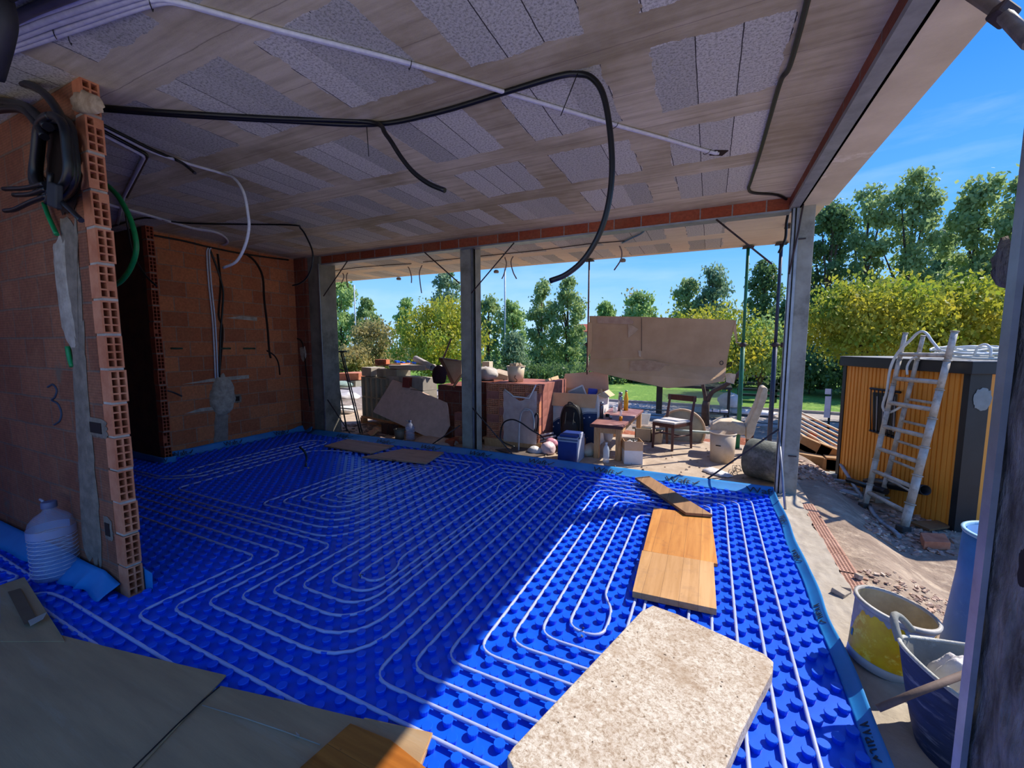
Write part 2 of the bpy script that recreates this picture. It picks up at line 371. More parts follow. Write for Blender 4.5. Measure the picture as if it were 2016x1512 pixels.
struct(MB().bx(-30, 30, -14, -2.0, -.5, -.2), 'ground', M('pale bounce ground', 'd8ccb6', 'c8bba2', 5, .9, .3))  # unseen bright ground, added to bounce sunlight into the room
struct(MB().bx(-60, 60, 10.6, 13.2, -.5, -.29), 'footpath', MT['path'])
g = MB(); g.grid(lambda u, v: (-80+u*160, 13.2+v*66, -.27+(.25*max(0, v-.15))+.03*noise.noise(Vector((u*60, v*25, 0)))), 80, 40)
struct(g, 'lawn', MT['grass'])
struct(MB().bx(-60, 60, 13.14, 13.24, -.4, -.22), 'kerb', MT['path'])
# walls
def hollow_end(mb, x, y, z0, z1, th, h=.197, sx=1):
    z = z0; k = 0
    while z < z1-.03:
        hh = min(h-.014, z1-z); c = (hh-.012)/(4 if hh > .15 else 3)
        w = .009; dy = random.uniform(-.004, .004); dx = random.uniform(-.006, .006)
        us = [0, w]; cw = (th-3*w)/2; us += [w+cw, 2*w+cw, 2*w+2*cw, th]
        vs = [0]; nrow = 4 if hh > .15 else max(1, int(hh/.045)); ch = (hh-w*(nrow+1))/nrow
        for i in range(nrow): vs += [w+i*(ch+w), w+i*(ch+w)+ch]
        vs += [hh]
        mb.holes((x+dx, y+dy, z), (0, 1, 0), (0, 0, 1), (1, 0, 0), us, vs, .09, 0, 1, skip=.03)
        mb.bx(x-.10, x+dx-.001, y+dy, y+dy+.004, z, z+hh, 0); mb.bx(x-.10, x+dx-.001, y+dy+th-.004, y+dy+th, z, z+hh, 0)
        mb.bx(x-.12, x-.006+random.uniform(-.004, .008), y+.004, y+th-.004, z+hh, z+h, 2)
        z += h
    return mb
TA = .078
w = struct(MB().bx(-7.6, -3.18, 1.14, 1.14+TA, 0, HC), 'wall_front', MT['brickA'])
struct(hollow_end(MB(), -3.08, 1.14, .03, HC, TA), 'brick_end', [MT['terrlight'], MT['hole'], MT['mortarpale']], parent=w)
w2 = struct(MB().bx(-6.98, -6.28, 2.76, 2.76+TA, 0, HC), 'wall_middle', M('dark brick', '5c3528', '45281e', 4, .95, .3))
struct(hollow_end(MB(), -6.18, 2.76, .05, HC, TA), 'brick_end', [MT['terracotta'], MT['hole'], MT['mortar']], parent=w2)
struct(MB().bx(-6.46, -6.36, 2.80, 4.98, 0, HC), 'wall_left', MT['brickL'])
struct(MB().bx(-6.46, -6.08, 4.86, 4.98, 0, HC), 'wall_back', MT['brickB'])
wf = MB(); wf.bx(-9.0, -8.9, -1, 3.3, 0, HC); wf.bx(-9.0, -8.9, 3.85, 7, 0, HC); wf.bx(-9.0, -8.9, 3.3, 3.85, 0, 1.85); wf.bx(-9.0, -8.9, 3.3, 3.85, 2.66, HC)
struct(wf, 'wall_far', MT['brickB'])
struct(MB().bx(-9.2, -3.9, -1.3, -1.2, 0, HC), 'rear_shade_wall', MT['brickB'])  # unseen wall behind the camera, added to darken the left of the room
struct(MB().bx(-8.0, -7.62, 3.06, 3.42, 0, HC), 'column', MT['concdark'])
# columns of the back opening, the near right column, lintels
struct(MB().bx(-6.08, -5.80, 4.90, 5.22, 0, HC), 'column', MT['concdark'], bevel=.006)
struct(MB().bx(-3.17, -2.955, 5.0, 5.2, 0, HC), 'column', MT['concrete'], bevel=.006)
struct(MB().bx(.70, .855, 4.92, 5.10, 0, HC), 'column', MT['concrete'], bevel=.005)
cE = MB(); nu, nv = 40, 160
def fE(side):
    def f(u, v):
        z = v*2.95; a = .012*noise.noise(Vector((u*3, z*2.2, side*7)))+.006*noise.noise(Vector((u*14, z*9, side)))
        if side == 0: return (.675+a-.01*max(0, noise.noise(Vector((u*2, z*5, 1)))), 1.468-u*.42, z)
        if side == 1: return (.675+u*.3, 1.468+a*.6, z)
        return (.675+u*.3, 1.08-a, z)
    return f
for sd in range(3): cE.grid(fE(sd), nu, nv)
cE.bx(.70, .975, 1.09, 1.455, 0, 2.95)
struct(cE, 'column', MT['colE'])
struct(MB().bx(.655, .672, 1.455, 1.468, 0, HC).bx(.655, .668, 1.43, 1.468, 0, HC), 'edge_profile', MT['alu'])
struct(MB().bx(-6.08, .70, 4.94, 5.06, 2.845, HC), 'lintel', MT['lintel'])
struct(MB().bx(-5.80, .66, 4.93, 5.07, 2.828, 2.846), 'steel_lintel', MT['alu'])
struct(MB().bx(.645, .70, -.35, 5.0, 2.875, HC), 'lintel', MT['lintelY'])
struct(MB().bx(.64, .735, -.35, 4.95, 2.845, 2.876).bx(.72, .735, -.35, 4.95, 2.845, 2.90), 'steel_lintel', MT['alu'])
# shutter guides on the columns
def guide(x, y, z1=2.84, fl=1):
    mb = MB(); mb.bx(x, x+.03, y-.012, y, 0, z1); mb.bx(x, x+.005, y-.012, y+.045, 0, z1); mb.bx(x+.025, x+.03, y-.012, y+.045, 0, z1)
    return one(mb, 'shutter_guide', MT['alu'], fl, 'metal profile')
guide(-5.835, 4.90, fl='pale metal shutter guide on the far left dark column')
guide(-2.985, 5.0, fl='pale metal shutter guide on the edge of the middle column')
guide(.662, 4.90, fl='metal shutter guide nearest the floor corner at the right column')
one(MB().bx(.70, .722, 4.885, 4.915, 0, 2.84), 'shutter_guide', MT['alu'], 'wider pale metal profile on the front of the right column', 'metal profile')
# ties sticking out of the right column joint
for px, py, w_ in ((1578, 470, 'upper'), (1560, 898, 'lower')): one(MB().box(Y(px, py, 4.915), (.07, .015, .012)), 'column_tie', MT['wire'], w_+' rusty tie sticking out of the right column face', 'metal tie')
# perforated bricks laid flat: the sill rows
def sill_row(x0, x1, y0, y1, along, nx, ny, zt):
    mb = MB(); L = (x1-x0) if along == 'x' else (y1-y0); wd = (y1-y0) if along == 'x' else (x1-x0); k = max(1, int(L/.26)); bl = L/k
    for i in range(k):
        a = bl*i+.004; e = bl-.008; us = [0]; cw = e/(nx*1.55+.55)
        for j in range(nx): us += [cw*.55+j*cw*1.55, cw*.55+j*cw*1.55+cw]
        us += [e]; vs = [0]; ch = wd/(ny*1.6+.6)
        for j in range(ny): vs += [ch*.6+j*ch*1.6, ch*.6+j*ch*1.6+ch]
        vs += [wd]
        dz = random.uniform(-.004, .004)
        if along == 'x': mb.holes((x0+a, y0, zt+dz), (1, 0, 0), (0, 1, 0), (0, 0, 1), us, vs, .05); mb.bx(x0+a, x0+a+e, y0, y1, zt-.06, zt-.052+dz, 0)
        else: mb.holes((x1, y0+a, zt+dz), (0, 1, 0), (-1, 0, 0), (0, 0, 1), us, vs, .05); mb.bx(x1, x1+.004, y0+a, y0+a+e, zt-.1, zt+dz, 0)
    return mb
struct(sill_row(-5.75, .66, 4.90, 5.02, 'x', 9, 1, .035), 'sill', [MT['terrlight'], MT['hole']])
struct(sill_row(.86, .955, 1.2, 4.72, 'y', 15, 4, .016), 'sill', [M('dusty terracotta', 'c49a84', 'a87c66', 9, .9, .2), MT['hole']])
sl = MB(); sl.grid(lambda u, v: (.66+u*(.20+.035*noise.noise(Vector((v*12, 1, 0)))+.025*noise.noise(Vector((v*45, 5, 0)))), 1.0+v*3.95, .020+.006*noise.noise(Vector((u*5, v*30, 0)))), 14, 220)
struct(sl, 'sill', MT['sill'])
# ================= HEATED FLOOR =================
G = .116
pb = MB(); pb.bx(-7.5, .66, -.9, 4.865, 0, .03)
def in_wall(x, y): return (x < -3.05 and 1.11 < y < 1.25) or (x < -6.15 and 2.73 < y < 2.87) or (x < -6.36 and y > 2.7) or (x < -6.05 and y > 4.84)
NS = 12; ring = [(math.cos(2*math.pi*(j+.5)/NS), math.sin(2*math.pi*(j+.5)/NS)) for j in range(NS)]
for i in range(-137, 4):
    for j in range(-36, 64):
        if (i+j) % 2: continue
        x = .42+G/4+i*G/2; y = 1.177+G/4+j*G/2
        if x > .60 or y > 4.70 or y < -.85 or in_wall(x, y): continue
        if x < -3.6 and y < .4: continue
        if x > -2.6-(y-.6)*4 and y < .65 and x < -.9: continue
        vs = [(x+c*.0185, y+s_*.0185, .03) for c, s_ in ring]+[(x+c*.0232, y+s_*.0232, .052) for c, s_ in ring]+[(x+c*.0212, y+s_*.0212, .055) for c, s_ in ring]
        fs = [(a, (a+1) % NS, NS+(a+1) % NS, NS+a) for a in range(NS)]+[(NS+a, NS+(a+1) % NS, 2*NS+(a+1) % NS, 2*NS+a) for a in range(NS)]+[tuple(range(2*NS, 3*NS))]
        pb.add(vs, fs)
one(pb, 'insulation_panel', MT['blue'], 'bright blue studded underfloor heating panel covering the whole room floor', 'floor panel')
kx = lambda k: .42-G*k
PZ = .048; PR = .0088
def pipe(pts, r=.085, label='', big=None):
    P = [(x, y, PZ) for x, y in pts]; rr = {0: r}; rr.update(big or {})
    mb = MB(); mb.tube(rnd(P, rr, 6), PR, 8)
    return one(mb, 'heating_pipe', MT['pipe'], label, 'pipe')
# right hand spiral
yt = [4.483-G*i for i in range(8)]; yb = [1.293+G*i for i in range(6)]
pipe([(kx(-.02), .9), (kx(0), 2.0), (kx(0), yt[0]), (kx(15), yt[0]), (kx(15), yb[0]), (kx(1), yb[0]), (kx(1), yt[1]), (kx(14), yt[1]), (kx(14), yb[1]), (kx(2), yb[1]), (kx(2), yt[2]), (kx(13), yt[2]), (kx(13), yb[2]),
      (kx(3), yb[2]), (kx(3), yt[3]), (kx(12), yt[3]), (kx(12), yb[3]), (kx(4), yb[3]), (kx(4), yt[4]), (kx(11), yt[4]), (kx(11), yb[4]), (kx(6), yb[4]), (kx(6), yt[5]), (kx(10), yt[5]), (kx(10), yb[5]), (kx(6.5), yb[5]),
      (kx(6.5), yt[6]), (kx(9), yt[6]), (kx(9), 1.99), (-.432, 1.99), (-.436, 2.24), (kx(8), 2.36), (kx(8), yt[7]), (-.30, yt[7])], .11,
     'pale heating pipe spiralling in long loops beside the orange boards')
y5 = [4.483-G*i for i in range(5)]
pipe([(-7.3, 1.989), (kx(26), 1.989), (kx(26), 1.293), (kx(16), 1.293), (kx(16), y5[0]), (kx(24), y5[0]), (kx(24), 1.525), (kx(18), 1.525), (kx(18), y5[2]), (kx(22), y5[2]), (kx(22), 1.757), (kx(19), 1.757), (kx(19), y5[4]),
      (-1.96, y5[4]), (-1.96, 3.78), (kx(20), 3.64), (kx(20), 2.17), (-1.83, 2.06), (-1.83, 1.873), (kx(21), 1.873), (kx(21), y5[3]), (kx(18.5), y5[3]), (kx(18.5), 1.641), (kx(23), 1.641), (kx(23), y5[1]), (kx(17), y5[1]), (kx(17), 1.409),
      (kx(25), 1.409), (kx(25), 2.105), (-7.3, 2.105)], .09, 'pale heating pipe spiral in the middle of the blue floor', {3: .34, 7: .24, 11: .15, 22: .2, 26: .3, 17: .06, 18: .12, 19: .1, 15: .06, 14: .05, 16: .08})
pipe([(-7.3, 1.873), (kx(27), 1.873), (kx(27), 1.177), (kx(1), 1.177), (kx(1)-.01, .9)], .09, 'pale heating pipe with one step, second from the brick wall end')
pipe([(-7.3, 1.757), (kx(28), 1.757), (kx(28), 1.061), (kx(2), 1.061), (kx(2), .9)], .09, 'pale heating pipe with one step, nearest the brick wall end')
t1 = [4.425, 4.309, 4.193, 4.077, 4.019, 3.961, 3.903]
pipe([(-7.3, 2.163), (kx(25), 2.163), (kx(25), t1[0]), (kx(41), t1[0]), (-4.6, t1[0]), (-5.05, 4.27)], .09, 'pale heating pipe wrapping the outside of the far spiral', {1: .34})
pipe([(kx(44), 4.20), (kx(37), 4.309), (kx(26), t1[1]), (kx(26), 2.279), (-4.95, 2.279), (-4.99, 3.95), (-4.7, 4.09), (-4.4, 4.12)], .09, 'pale heating pipe reaching from the far spiral to the loops by the brick wall', {3: .34, 2: .09})
pipe([(kx(27), 2.395), (kx(36), 2.395), (kx(36), 3.903), (kx(36), t1[2]), (kx(27), t1[2]), (kx(27), 2.395)][0:0] or [(-3.1, t1[2]), (kx(27), t1[2]), (kx(27), 2.395), (kx(36), 2.395), (kx(36), 4.36), (-3.9, 4.36)], .09, 'pale heating pipe, outermost ring of the far spiral', {2: .3})
pipe([(-3.2, t1[3]), (kx(28), t1[3]), (kx(28), 2.511), (kx(35), 2.511), (kx(35), 4.25), (-3.75, 4.25)], .09, 'pale heating pipe, second ring of the far spiral', {2: .26})
pipe([(-3.3, t1[4]), (kx(29), t1[4]), (kx(29), 2.627), (kx(34), 2.627), (kx(34), 4.193), (-3.6, 4.19)], .08, 'pale heating pipe, third ring of the far spiral', {2: .22})
pipe([(-3.35, t1[5]), (kx(29.5), t1[5]), (kx(29.5), 2.743), (kx(33), 2.743), (kx(33), 4.13), (-3.5, 4.13)], .07, 'pale heating pipe, fourth ring of the far spiral', {2: .18})
pipe([(kx(32), t1[6]+.1), (kx(32), 2.83), (kx(30), 2.83), (kx(30), t1[6]), (-3.17, t1[6]), (-3.19, 3.66), (kx(31), 3.56), (kx(31), 3.13), (-3.13, 3.02), (-3.13, 2.90), (kx(31.6), 2.90), (kx(31.6), 3.95)], .07, 'pale heating pipe coiled at the centre of the far spiral')
pipe([(-5.46, 2.74), (-5.51, 2.64), (-5.55, 2.78), (-5.56, 4.42), (-5.14, 4.42), (-5.14, 2.6), (-5.4, 2.38), (-7.3, 2.30)], .2, 'pale heating pipe, outer hairpin by the far brick wall')
pipe([(-5.41, 3.0), (-5.43, 4.30), (-5.28, 4.30), (-5.27, 2.62), (-5.55, 2.42), (-7.3, 2.40)], .1, 'pale heating pipe, inner hairpin by the far brick wall')
pipe([(-3.72, .80), (-3.56, .945), (-3.36, .962), (-1.2, .945)], .06, 'pale heating pipe just in front of the brick wall end')
pipe([(-3.6, .872), (-3.2, .862), (-1.3, .85)], .05, 'pale heating pipe running beneath the grey cardboard edge')
a, b = Z(0, 1095, .045), Z(66, 1138, .045); c = Z(30, 1163, .045)
pipe([(a.x-.6, a.y-.02), (a.x, a.y), (b.x, b.y), (c.x, c.y), (c.x-.1, c.y-.5)], .05, 'pale heating pipe behind the water jug on the left')
a, b = Z(0, 1121, .045), Z(40, 1138, .045)
pipe([(a.x-.5, a.y-.02), (a.x, a.y), (b.x, b.y), (b.x-.1, b.y-.5)], .05, 'pale heating pipe entering at the far left of the photo')
# edge strips
def strip(pts, h, wav, label, txt=(), th=.005, flap=.15, tilt=.33):
    P = cat([(x, y, 0) for x, y in pts], 10) if len(pts) > 2 else [Vector((pts[0][0]+(pts[1][0]-pts[0][0])*i/60, pts[0][1]+(pts[1][1]-pts[0][1])*i/60, 0)) for i in range(61)]
    mb = MB(); n = len(P)-1
    def f(u, v):
        p = P[round(u*n)]; q = P[min(n, round(u*n)+1)]-P[max(0, round(u*n)-1)]; nr = Vector((-q.y, q.x, 0)).normalized()
        k = noise.noise(Vector((p.x*2.5, p.y*2.5, 0)))*wav*v*v-flap*(1-v); p = p+nr*k
        return (p.x, p.y, .036+(h-.036+.25*wav*noise.noise(Vector((p.x*3, p.y*3, 4))))*v**1.5)
    mb.grid(f, n, 6); t = thing('edge_strip', label, 'foam strip', tuple(P[0]))
    mb.build('foam', MT['bluestrip'], t, solid=th)
    for (x, y, z, rz, s_, word) in txt:
        cu = bpy.data.curves.new('t', 'FONT'); cu.body = word; cu.size = s_; cu.extrude = .0006; cu.align_x = 'CENTER'; cu.space_character = .95
        to = bpy.data.objects.new('t', cu); COL.objects.link(to); dg = bpy.context.evaluated_depsgraph_get(); dg.update()
        me = bpy.data.meshes.new_from_object(to.evaluated_get(dg)); bpy.data.objects.remove(to)
        k = MB(); w = max(v.co.x for v in me.vertices)+.01*s_*10
        tk = s_*.045; o = bpy.data.objects.new('printed_word', me); COL.objects.link(o); me.materials.clear(); me.materials.append(MT['ink'])
        o.parent = t; o.location = Vector((x, y, z))-t.location; o.rotation_euler = (tilt, 0, rz)
        k.slab([(w, .18*s_, 0), (w+.16*s_, 0, 0), (w+.20*s_, .10*s_, 0), (w+.10*s_, .26*s_, 0)], (0, 0, .0008)); k.slab([(w+.16*s_, 0, 0), (w+.62*s_, .52*s_, 0), (w+.52*s_, .56*s_, 0), (w+.17*s_, .16*s_, 0)], (0, 0, .0008))
        if word == 'Waft':
            b = k.build('printed_tick', MT['ink']); b.parent = t; b.location = o.location; b.rotation_euler = o.rotation_euler
    return t
bx_ = [(-5.55, .6), (-4.9, .7), (-4.25, .8), (-3.62, .75), (-3.02, .9), (-2.42, 1), (-1.86, 1), (-1.24, 1), (-.62, 1)]
wt = []
for px, py in ((677, 867), (757, 878), (845, 888), (942, 905), (1060, 912), (1190, 924), (1335, 943)):
    q = Y(px, py, 4.8); wt.append((q.x, 4.728, .050, 0, .13, 'Waft'))
q = Y(1497, 970, 4.78); wt.append((q.x, 4.728, .050, 0, .13, 'Waft'))
strip([(-6.08, 4.862), (.648, 4.862)], .090, .004, 'blue foam edge strip along the far opening printed with black words', wt)
q1 = X(452, 873, -6.345); q2 = X(548, 852, -6.345); q0 = X(350, 893, -6.345)
strip([(-6.35, 2.88), (-6.345, 3.4), (-6.35, 4.0), (-6.35, 4.84), (-6.08, 4.85)], .13, .03, 'blue foam edge strip at the foot of the orange brick wall',
      [(-6.285, q1.y, .065, math.pi/2, .10, 'Waft'), (-6.285, q2.y, .065, math.pi/2, .10, 'Waft'), (-6.285, q0.y, .065, math.pi/2, .10, 'Waft')], flap=.06, tilt=.9)
strip([(-7.4, 2.73), (-6.6, 2.73), (-6.2, 2.72), (-6.13, 2.76), (-6.14, 2.86), (-6.34, 2.88)], .12, .01, 'dark blue foam strip wrapped round the far brick wall end', [(-6.125, 2.79, .06, math.pi/2, .085, 'Waf')], flap=0, tilt=1.5)
rt = []
for px, py in ((1577, 1060), (1622, 1215), (1728, 1465), (1548, 985)):
    q = X(px, py, .64); rt.append((.598, q.y, .046, -math.pi/2, .075, 'Waft'))
strip([(.648, 4.86), (.645, 4.4), (.658, 4.0), (.640, 3.6), (.655, 3.1), (.645, 2.7), (.652, 2.3), (.645, 1.8), (.65, 1.3), (.65, 1.0)], .082, .02, 'blue wavy foam edge strip along the right cement sill', rt, flap=.055, tilt=.55)
fs = MB(); A = [(-3.15, 1.13), (-3.5, 1.12), (-4.0, 1.13), (-4.6, 1.12), (-7.0, 1.12)]
PA = cat([(x, y, 0) for x, y in A], 12); n = len(PA)-1
fs.grid(lambda u, v: (PA[round(u*n)].x+.10*v*noise.noise(Vector((u*9, 0, 0))), PA[round(u*n)].y-(.10+.06*noise.noise(Vector((u*11, 3, 0))))*v, .10*(1-v)**.8*(min(1, u*8)*.5+.5)+.056), n, 6)
one(fs, 'edge_strip', MT['bluestrip'], 'loose blue foam strip slumping onto the panel behind the water jug', 'foam strip', solid=.004)
fs = MB(); fs.slab([(-3.09, 1.225, .03), (-3.03, 1.235, .03), (-3.02, 1.235, .15), (-3.09, 1.225, .17)], (-.05, .006, 0))
one(fs, 'edge_strip', MT['bluestrip'], 'short blue foam piece behind the near brick wall end', 'foam strip')
# ================= CONDUITS AND CABLES =================
ZC = HC
def V3(L): return [Vector(p) for p in L]
def cz(L, d=0): return [Z(px, py, ZC-.012-d) for px, py in L]
def cyl(L, y): return [Y(px, py, y) for px, py in L]
def cable(name, pts, r, mat, label, cat_='cable', group=None, n=8):
    return one(MB().tube(pts, r, n), name, mat, label, cat_, group)
cb, cw, cg = MT['conduit_b'], MT['conduit_w'], MT['conduit_g']
main = [(1412, 300), (1395, 298), (1300, 270), (1210, 245), (1000, 183), (800, 123), (560, 62), (400, 18), (350, 5), (290, 2), (140, 52), (0, 100), (-60, 118)]
for i, (o, nm) in enumerate(((0, 'white double conduit crossing the ceiling to a hole near the right, lower tube'), (.022, 'white double conduit crossing the ceiling, upper tube'))):
    P = cat([p+Vector((o*.5, o, 0)) for p in cz(main)], 5); cable('ceiling_conduit', P, .0105, cw, nm, 'conduit')
for i in range(4):
    P = [p+Vector((0, -.028*(i+1), -.004*(i % 2))) for p in cz([(300, 0), (200, 32), (120, 58), (0, 102), (-60, 118)])]
    cable('ceiling_conduit', cat(P, 5), .0125, cw, ['first', 'second', 'third', 'last'][i]+' white conduit beyond the bend in the bundle at the top left ceiling', 'conduit')
P = cz([(180, 0), (100, 30), (30, 60), (-60, 80)]); cable('ceiling_conduit', cat([p+Vector((0, -.05, -.01)) for p in P], 5), .02, M('grey tube', '5a5866', '4a4856', 10, .5, 0), 'thick dark grey tube above the white bundle at the top left corner', 'conduit')
one(MB().box(Z(60, 0, ZC-.06)+Vector((-.1, -.25, 0)), (.9, .35, .12), (0, 0, .12)), 'duct_box', M('black duct', '1b171c', '120f14', 6, .8, .1), 'black boxed duct on the ceiling at the top left corner', 'duct')
P = Y(8, 60, .95); cable('cable_sleeve', cat(cyl([(0, -30), (14, 30), (10, 75), (-10, 150)], .72), 5), .03, M('dark sleeve', '2a2630', '1c1a22', 6, .7, .2), 'dark sleeve hanging down at the very left edge of the photo', 'cable')
one(MB().box(Z(1415, 301, ZC-.003), (.10, .08, .006), (0, 0, .5)), 'ceiling_hole', MT['hole'], 'dark hole in the ceiling block where the white conduit ends', 'hole')
def ties(pts, label):
    for i, (px, py) in enumerate(pts):
        q = Z(px, py, ZC-.012); d = (Z(px+20, py+6, ZC)-Z(px, py, ZC)).normalized(); s_ = Vector((-d.y, d.x, 0)); c = q+Vector((.005, .011, 0))
        cable('cable_tie', [c+s_*.03, c+s_*.022-Vector((0, 0, .014)), c-Vector((0, 0, .016)), c-s_*.022-Vector((0, 0, .014)), c-s_*.034], .0022, cb, 'black cable tie '+label[i], 'cable tie', n=5)
ties([(1390, 297), (1208, 245), (803, 125)], ['at the end of the white ceiling conduit', 'on the white conduit beside the big black loop', 'on the white conduit left of the ceiling middle'])
ties([(290, 5), (100, 62), (130, 75)], ['at the bend of the white conduit bundle', 'upper one round the white conduit bundle', 'lower one round the white conduit bundle'])
blk = [(200, 215), (330, 225), (560, 238), (735, 245)]
cable('ceiling_conduit', cat(cz(blk+[(860, 222), (1000, 180), (1100, 150)])+cyl([(1140, 146), (1166, 154), (1187, 185), (1200, 250), (1205, 330), (1198, 400), (1180, 460), (1150, 510), (1115, 540), (1083, 553)], 2.24), 5), .0155, cb, 'thick black conduit crossing the ceiling and hanging in a big open loop', 'conduit')
cable('ceiling_conduit', cat([p+Vector((0, -.03, 0)) for p in cz(blk)]+cyl([(760, 265), (790, 310), (815, 340), (845, 362), (876, 375)], 2.10), 5), .0145, cb, 'black conduit ending in a short curl below the ceiling middle', 'conduit')
cable('tie_tail', cyl([(1137, 145), (1104, 228)], 2.17), .0028, cb, 'thin black tie tail hanging beside the big black loop', 'cable tie', n=5)
cable('tie_tail', cyl([(722, 248), (726, 308)], 2.12), .0028, cb, 'thin black tie tail hanging at the fork of the black conduits', 'cable tie', n=5)
cable('ceiling_conduit', cat(cz([(1600, -60), (1590, 0), (1555, 130), (1537, 160), (1515, 235), (1495, 305), (1478, 358), (1474, 372), (1484, 380), (1530, 384), (1556, 397)]), 5), .0125, cb, 'black conduit running along the right of the ceiling to the corner column', 'conduit')
cable('hanging_cable', cat([Vector((.66, 5.20, 2.93))]+cyl([(1552, 418), (1548, 440), (1546, 470), (1533, 498)], 5.25), 5), .013, cb, 'short black cable end hanging beside the right column top', 'cable')
cable('ceiling_conduit', cat(cz([(200, 245), (250, 270), (300, 295), (345, 314)])+cyl([(365, 325), (384, 341)], 1.87), 5), .011, cb, 'black conduit with short drooping end, lower left ceiling', 'conduit')
cable('ceiling_conduit', cat(cz([(200, 249), (250, 275), (300, 299), (370, 322), (436, 341)])+cyl([(462, 352), (480, 380), (488, 420), (490, 450), (482, 485), (465, 515), (440, 527)], 2.2), 5), .011, cw, 'white conduit leaving the ceiling and hanging in an open hook', 'conduit')
cable('ceiling_conduit', rnd(cz([(198, 262), (285, 307), (243, 388), (232, 440)]), .05), .014, cw, 'pale conduit with a sharp bend behind the brick wall top', 'conduit')
cable('ceiling_conduit', rnd(cz([(198, 255), (291, 305), (249, 388)]), .05), .012, cb, 'black conduit following the sharply bent pale one', 'conduit')
for i, lb in enumerate(('upper', 'lower')):
    cable('ceiling_conduit', cat([p+Vector((.04*i, -.03*i, 0)) for p in cz([(205, 401), (300, 427), (380, 450), (425, 458), (446, 470), (447, 480), (430, 486), (414, 488)])], 6), .0105, cw, lb+' white conduit sweeping to the top of the orange wall', 'conduit')
cable('ceiling_conduit', cat(cz([(215, 448), (285, 429), (350, 438), (420, 441), (572, 443)])+cyl([(592, 450), (605, 470), (615, 495), (615, 520), (605, 545), (590, 558), (576, 562)], 3.43), 5), .0095, cb, 'thin black conduit ending in a hook before the far left corner', 'conduit')
cable('hanging_cable', cat([Z(240, 395, HC-.01)]+cyl([(245, 405), (252, 450), (262, 500), (285, 540), (308, 563)], 2.0), 5), .008, cb, 'thin black cable drooping in front of the far wall end', 'cable')
cable('hanging_cable', cat([Vector((-3.35, 1.30, 2.60))]+cyl([(204, 358), (215, 368), (235, 390), (256, 430), (267, 470), (267, 500), (256, 530), (240, 552), (224, 563)], 1.55), 6), .0165, cg, 'thick green conduit loop hanging behind the near brick wall end', 'conduit')
XW = -6.36
for px0, lb in ((0, 'left'), (5, 'right')):
    cable('wall_conduit', cat([X(px+px0, py, XW+.012) for px, py in ((410, 488), (407, 500), (411, 560), (419, 640), (424, 745))], 6), .0105, cw, lb+' one of two white conduits running down the orange wall', 'conduit')
cable('wall_conduit', cat([X(px, py, XW+.010) for px, py in ((413, 490), (428, 530), (439, 570), (438, 610), (434, 660), (432, 745))], 6), .012, cb, 'black conduit running down the orange wall beside the white ones', 'conduit')
cable('wall_conduit', cat([X(px, py, XW+.012) for px, py in ((300, 463), (360, 474), (410, 486), (480, 500), (568, 512))], 6), .012, cb, 'black conduit along the top edge of the orange wall', 'conduit')
def blob(pts, fn, th, seed=0, n=26, amp=.22):
    C = sum((Vector(p) for p in pts), Vector())/len(pts); P = cat(list(pts)+[pts[0]], 5)[:-1]; k = len(P); rings = []
    for i, f in enumerate((1, .93, .7, .35)): rings.append([C+(p-C)*f*(1+amp*noise.noise(Vector((j*.9, seed, 0)))*(1 if i < 3 else 0))+fn*(th*(0, .55, .9, 1)[i]*(1+.5*noise.noise(Vector((j*.5, i*2.0, seed))))) for j, p in enumerate(P)])
    vs = [p for r_ in rings for p in r_]+[C+fn*th]
    fs = [(i*k+j, i*k+(j+1) % k, (i+1)*k+(j+1) % k, (i+1)*k+j) for i in range(3) for j in range(k)]+[(3*k+j, 3*k+(j+1) % k, 4*k) for j in range(k)]
    return MB().add(vs, fs, 0, True)
NX = Vector((1, 0, 0)); NYm = Vector((0, -1, 0))
def chase(pts, r, label): return cable('wall_chase', cat(pts, 4), r, MT['hole'], label, 'wall chase', n=6)
chase([X(px, py, XW) for px, py in ((485, 500), (503, 516), (517, 545), (520, 590), (526, 640), (530, 690), (533, 705))], [.018]*25, 'long dark chase cut into the orange wall near the corner')
chase([X(px, py, XW) for px, py in ((525, 690), (540, 700), (548, 715), (551, 738))], [.012]*13, 'short dark chase low on the orange wall near the corner')
chase([X(px, py, XW) for px, py in ((428, 500), (434, 560), (430, 620), (438, 650), (432, 730))], [.015]*17, 'ragged dark chase behind the conduits on the orange wall')
chase([Y(px, py, 4.86) for px, py in ((540, 658), (560, 664), (575, 665))], [.014]*9, 'short level chase on the dark back brick wall')
chase([Y(px, py, 4.86) for px, py in ((580, 665), (592, 670), (598, 685), (602, 720), (606, 760), (611, 800))], [.013]*21, 'long falling chase on the dark back brick wall')
pm = M('white plaster patch', 'b8ada0', '968b7e', 14, .95, .5)
stripm = M('grey plaster strip', '8c7f70', '6f6458', 14, .95, .6)
def patch(pts, fn, th, mat, label, seed=0): return one(blob(pts, fn, th, seed), 'plaster_patch', mat, label, 'plaster')
patch([X(px, py, XW) for px, py in ((425, 742), (440, 738), (458, 755), (462, 790), (452, 812), (430, 818), (413, 795), (416, 765))], NX, .05, pm, 'big pale plaster lump at the foot of the wall conduits', 3)
patch([X(px, py, XW) for px, py in ((424, 812), (447, 812), (449, 865), (446, 872), (424, 874), (421, 860))], NX, .012, MT['mortar'], 'grey cement strip below the pale plaster lump', 4)
patch([Y(px, py, 4.86) for px, py in ((590, 685), (600, 683), (603, 700), (597, 712), (592, 700))], NYm, .012, pm, 'small pale plaster patch on the dark back brick wall', 5)
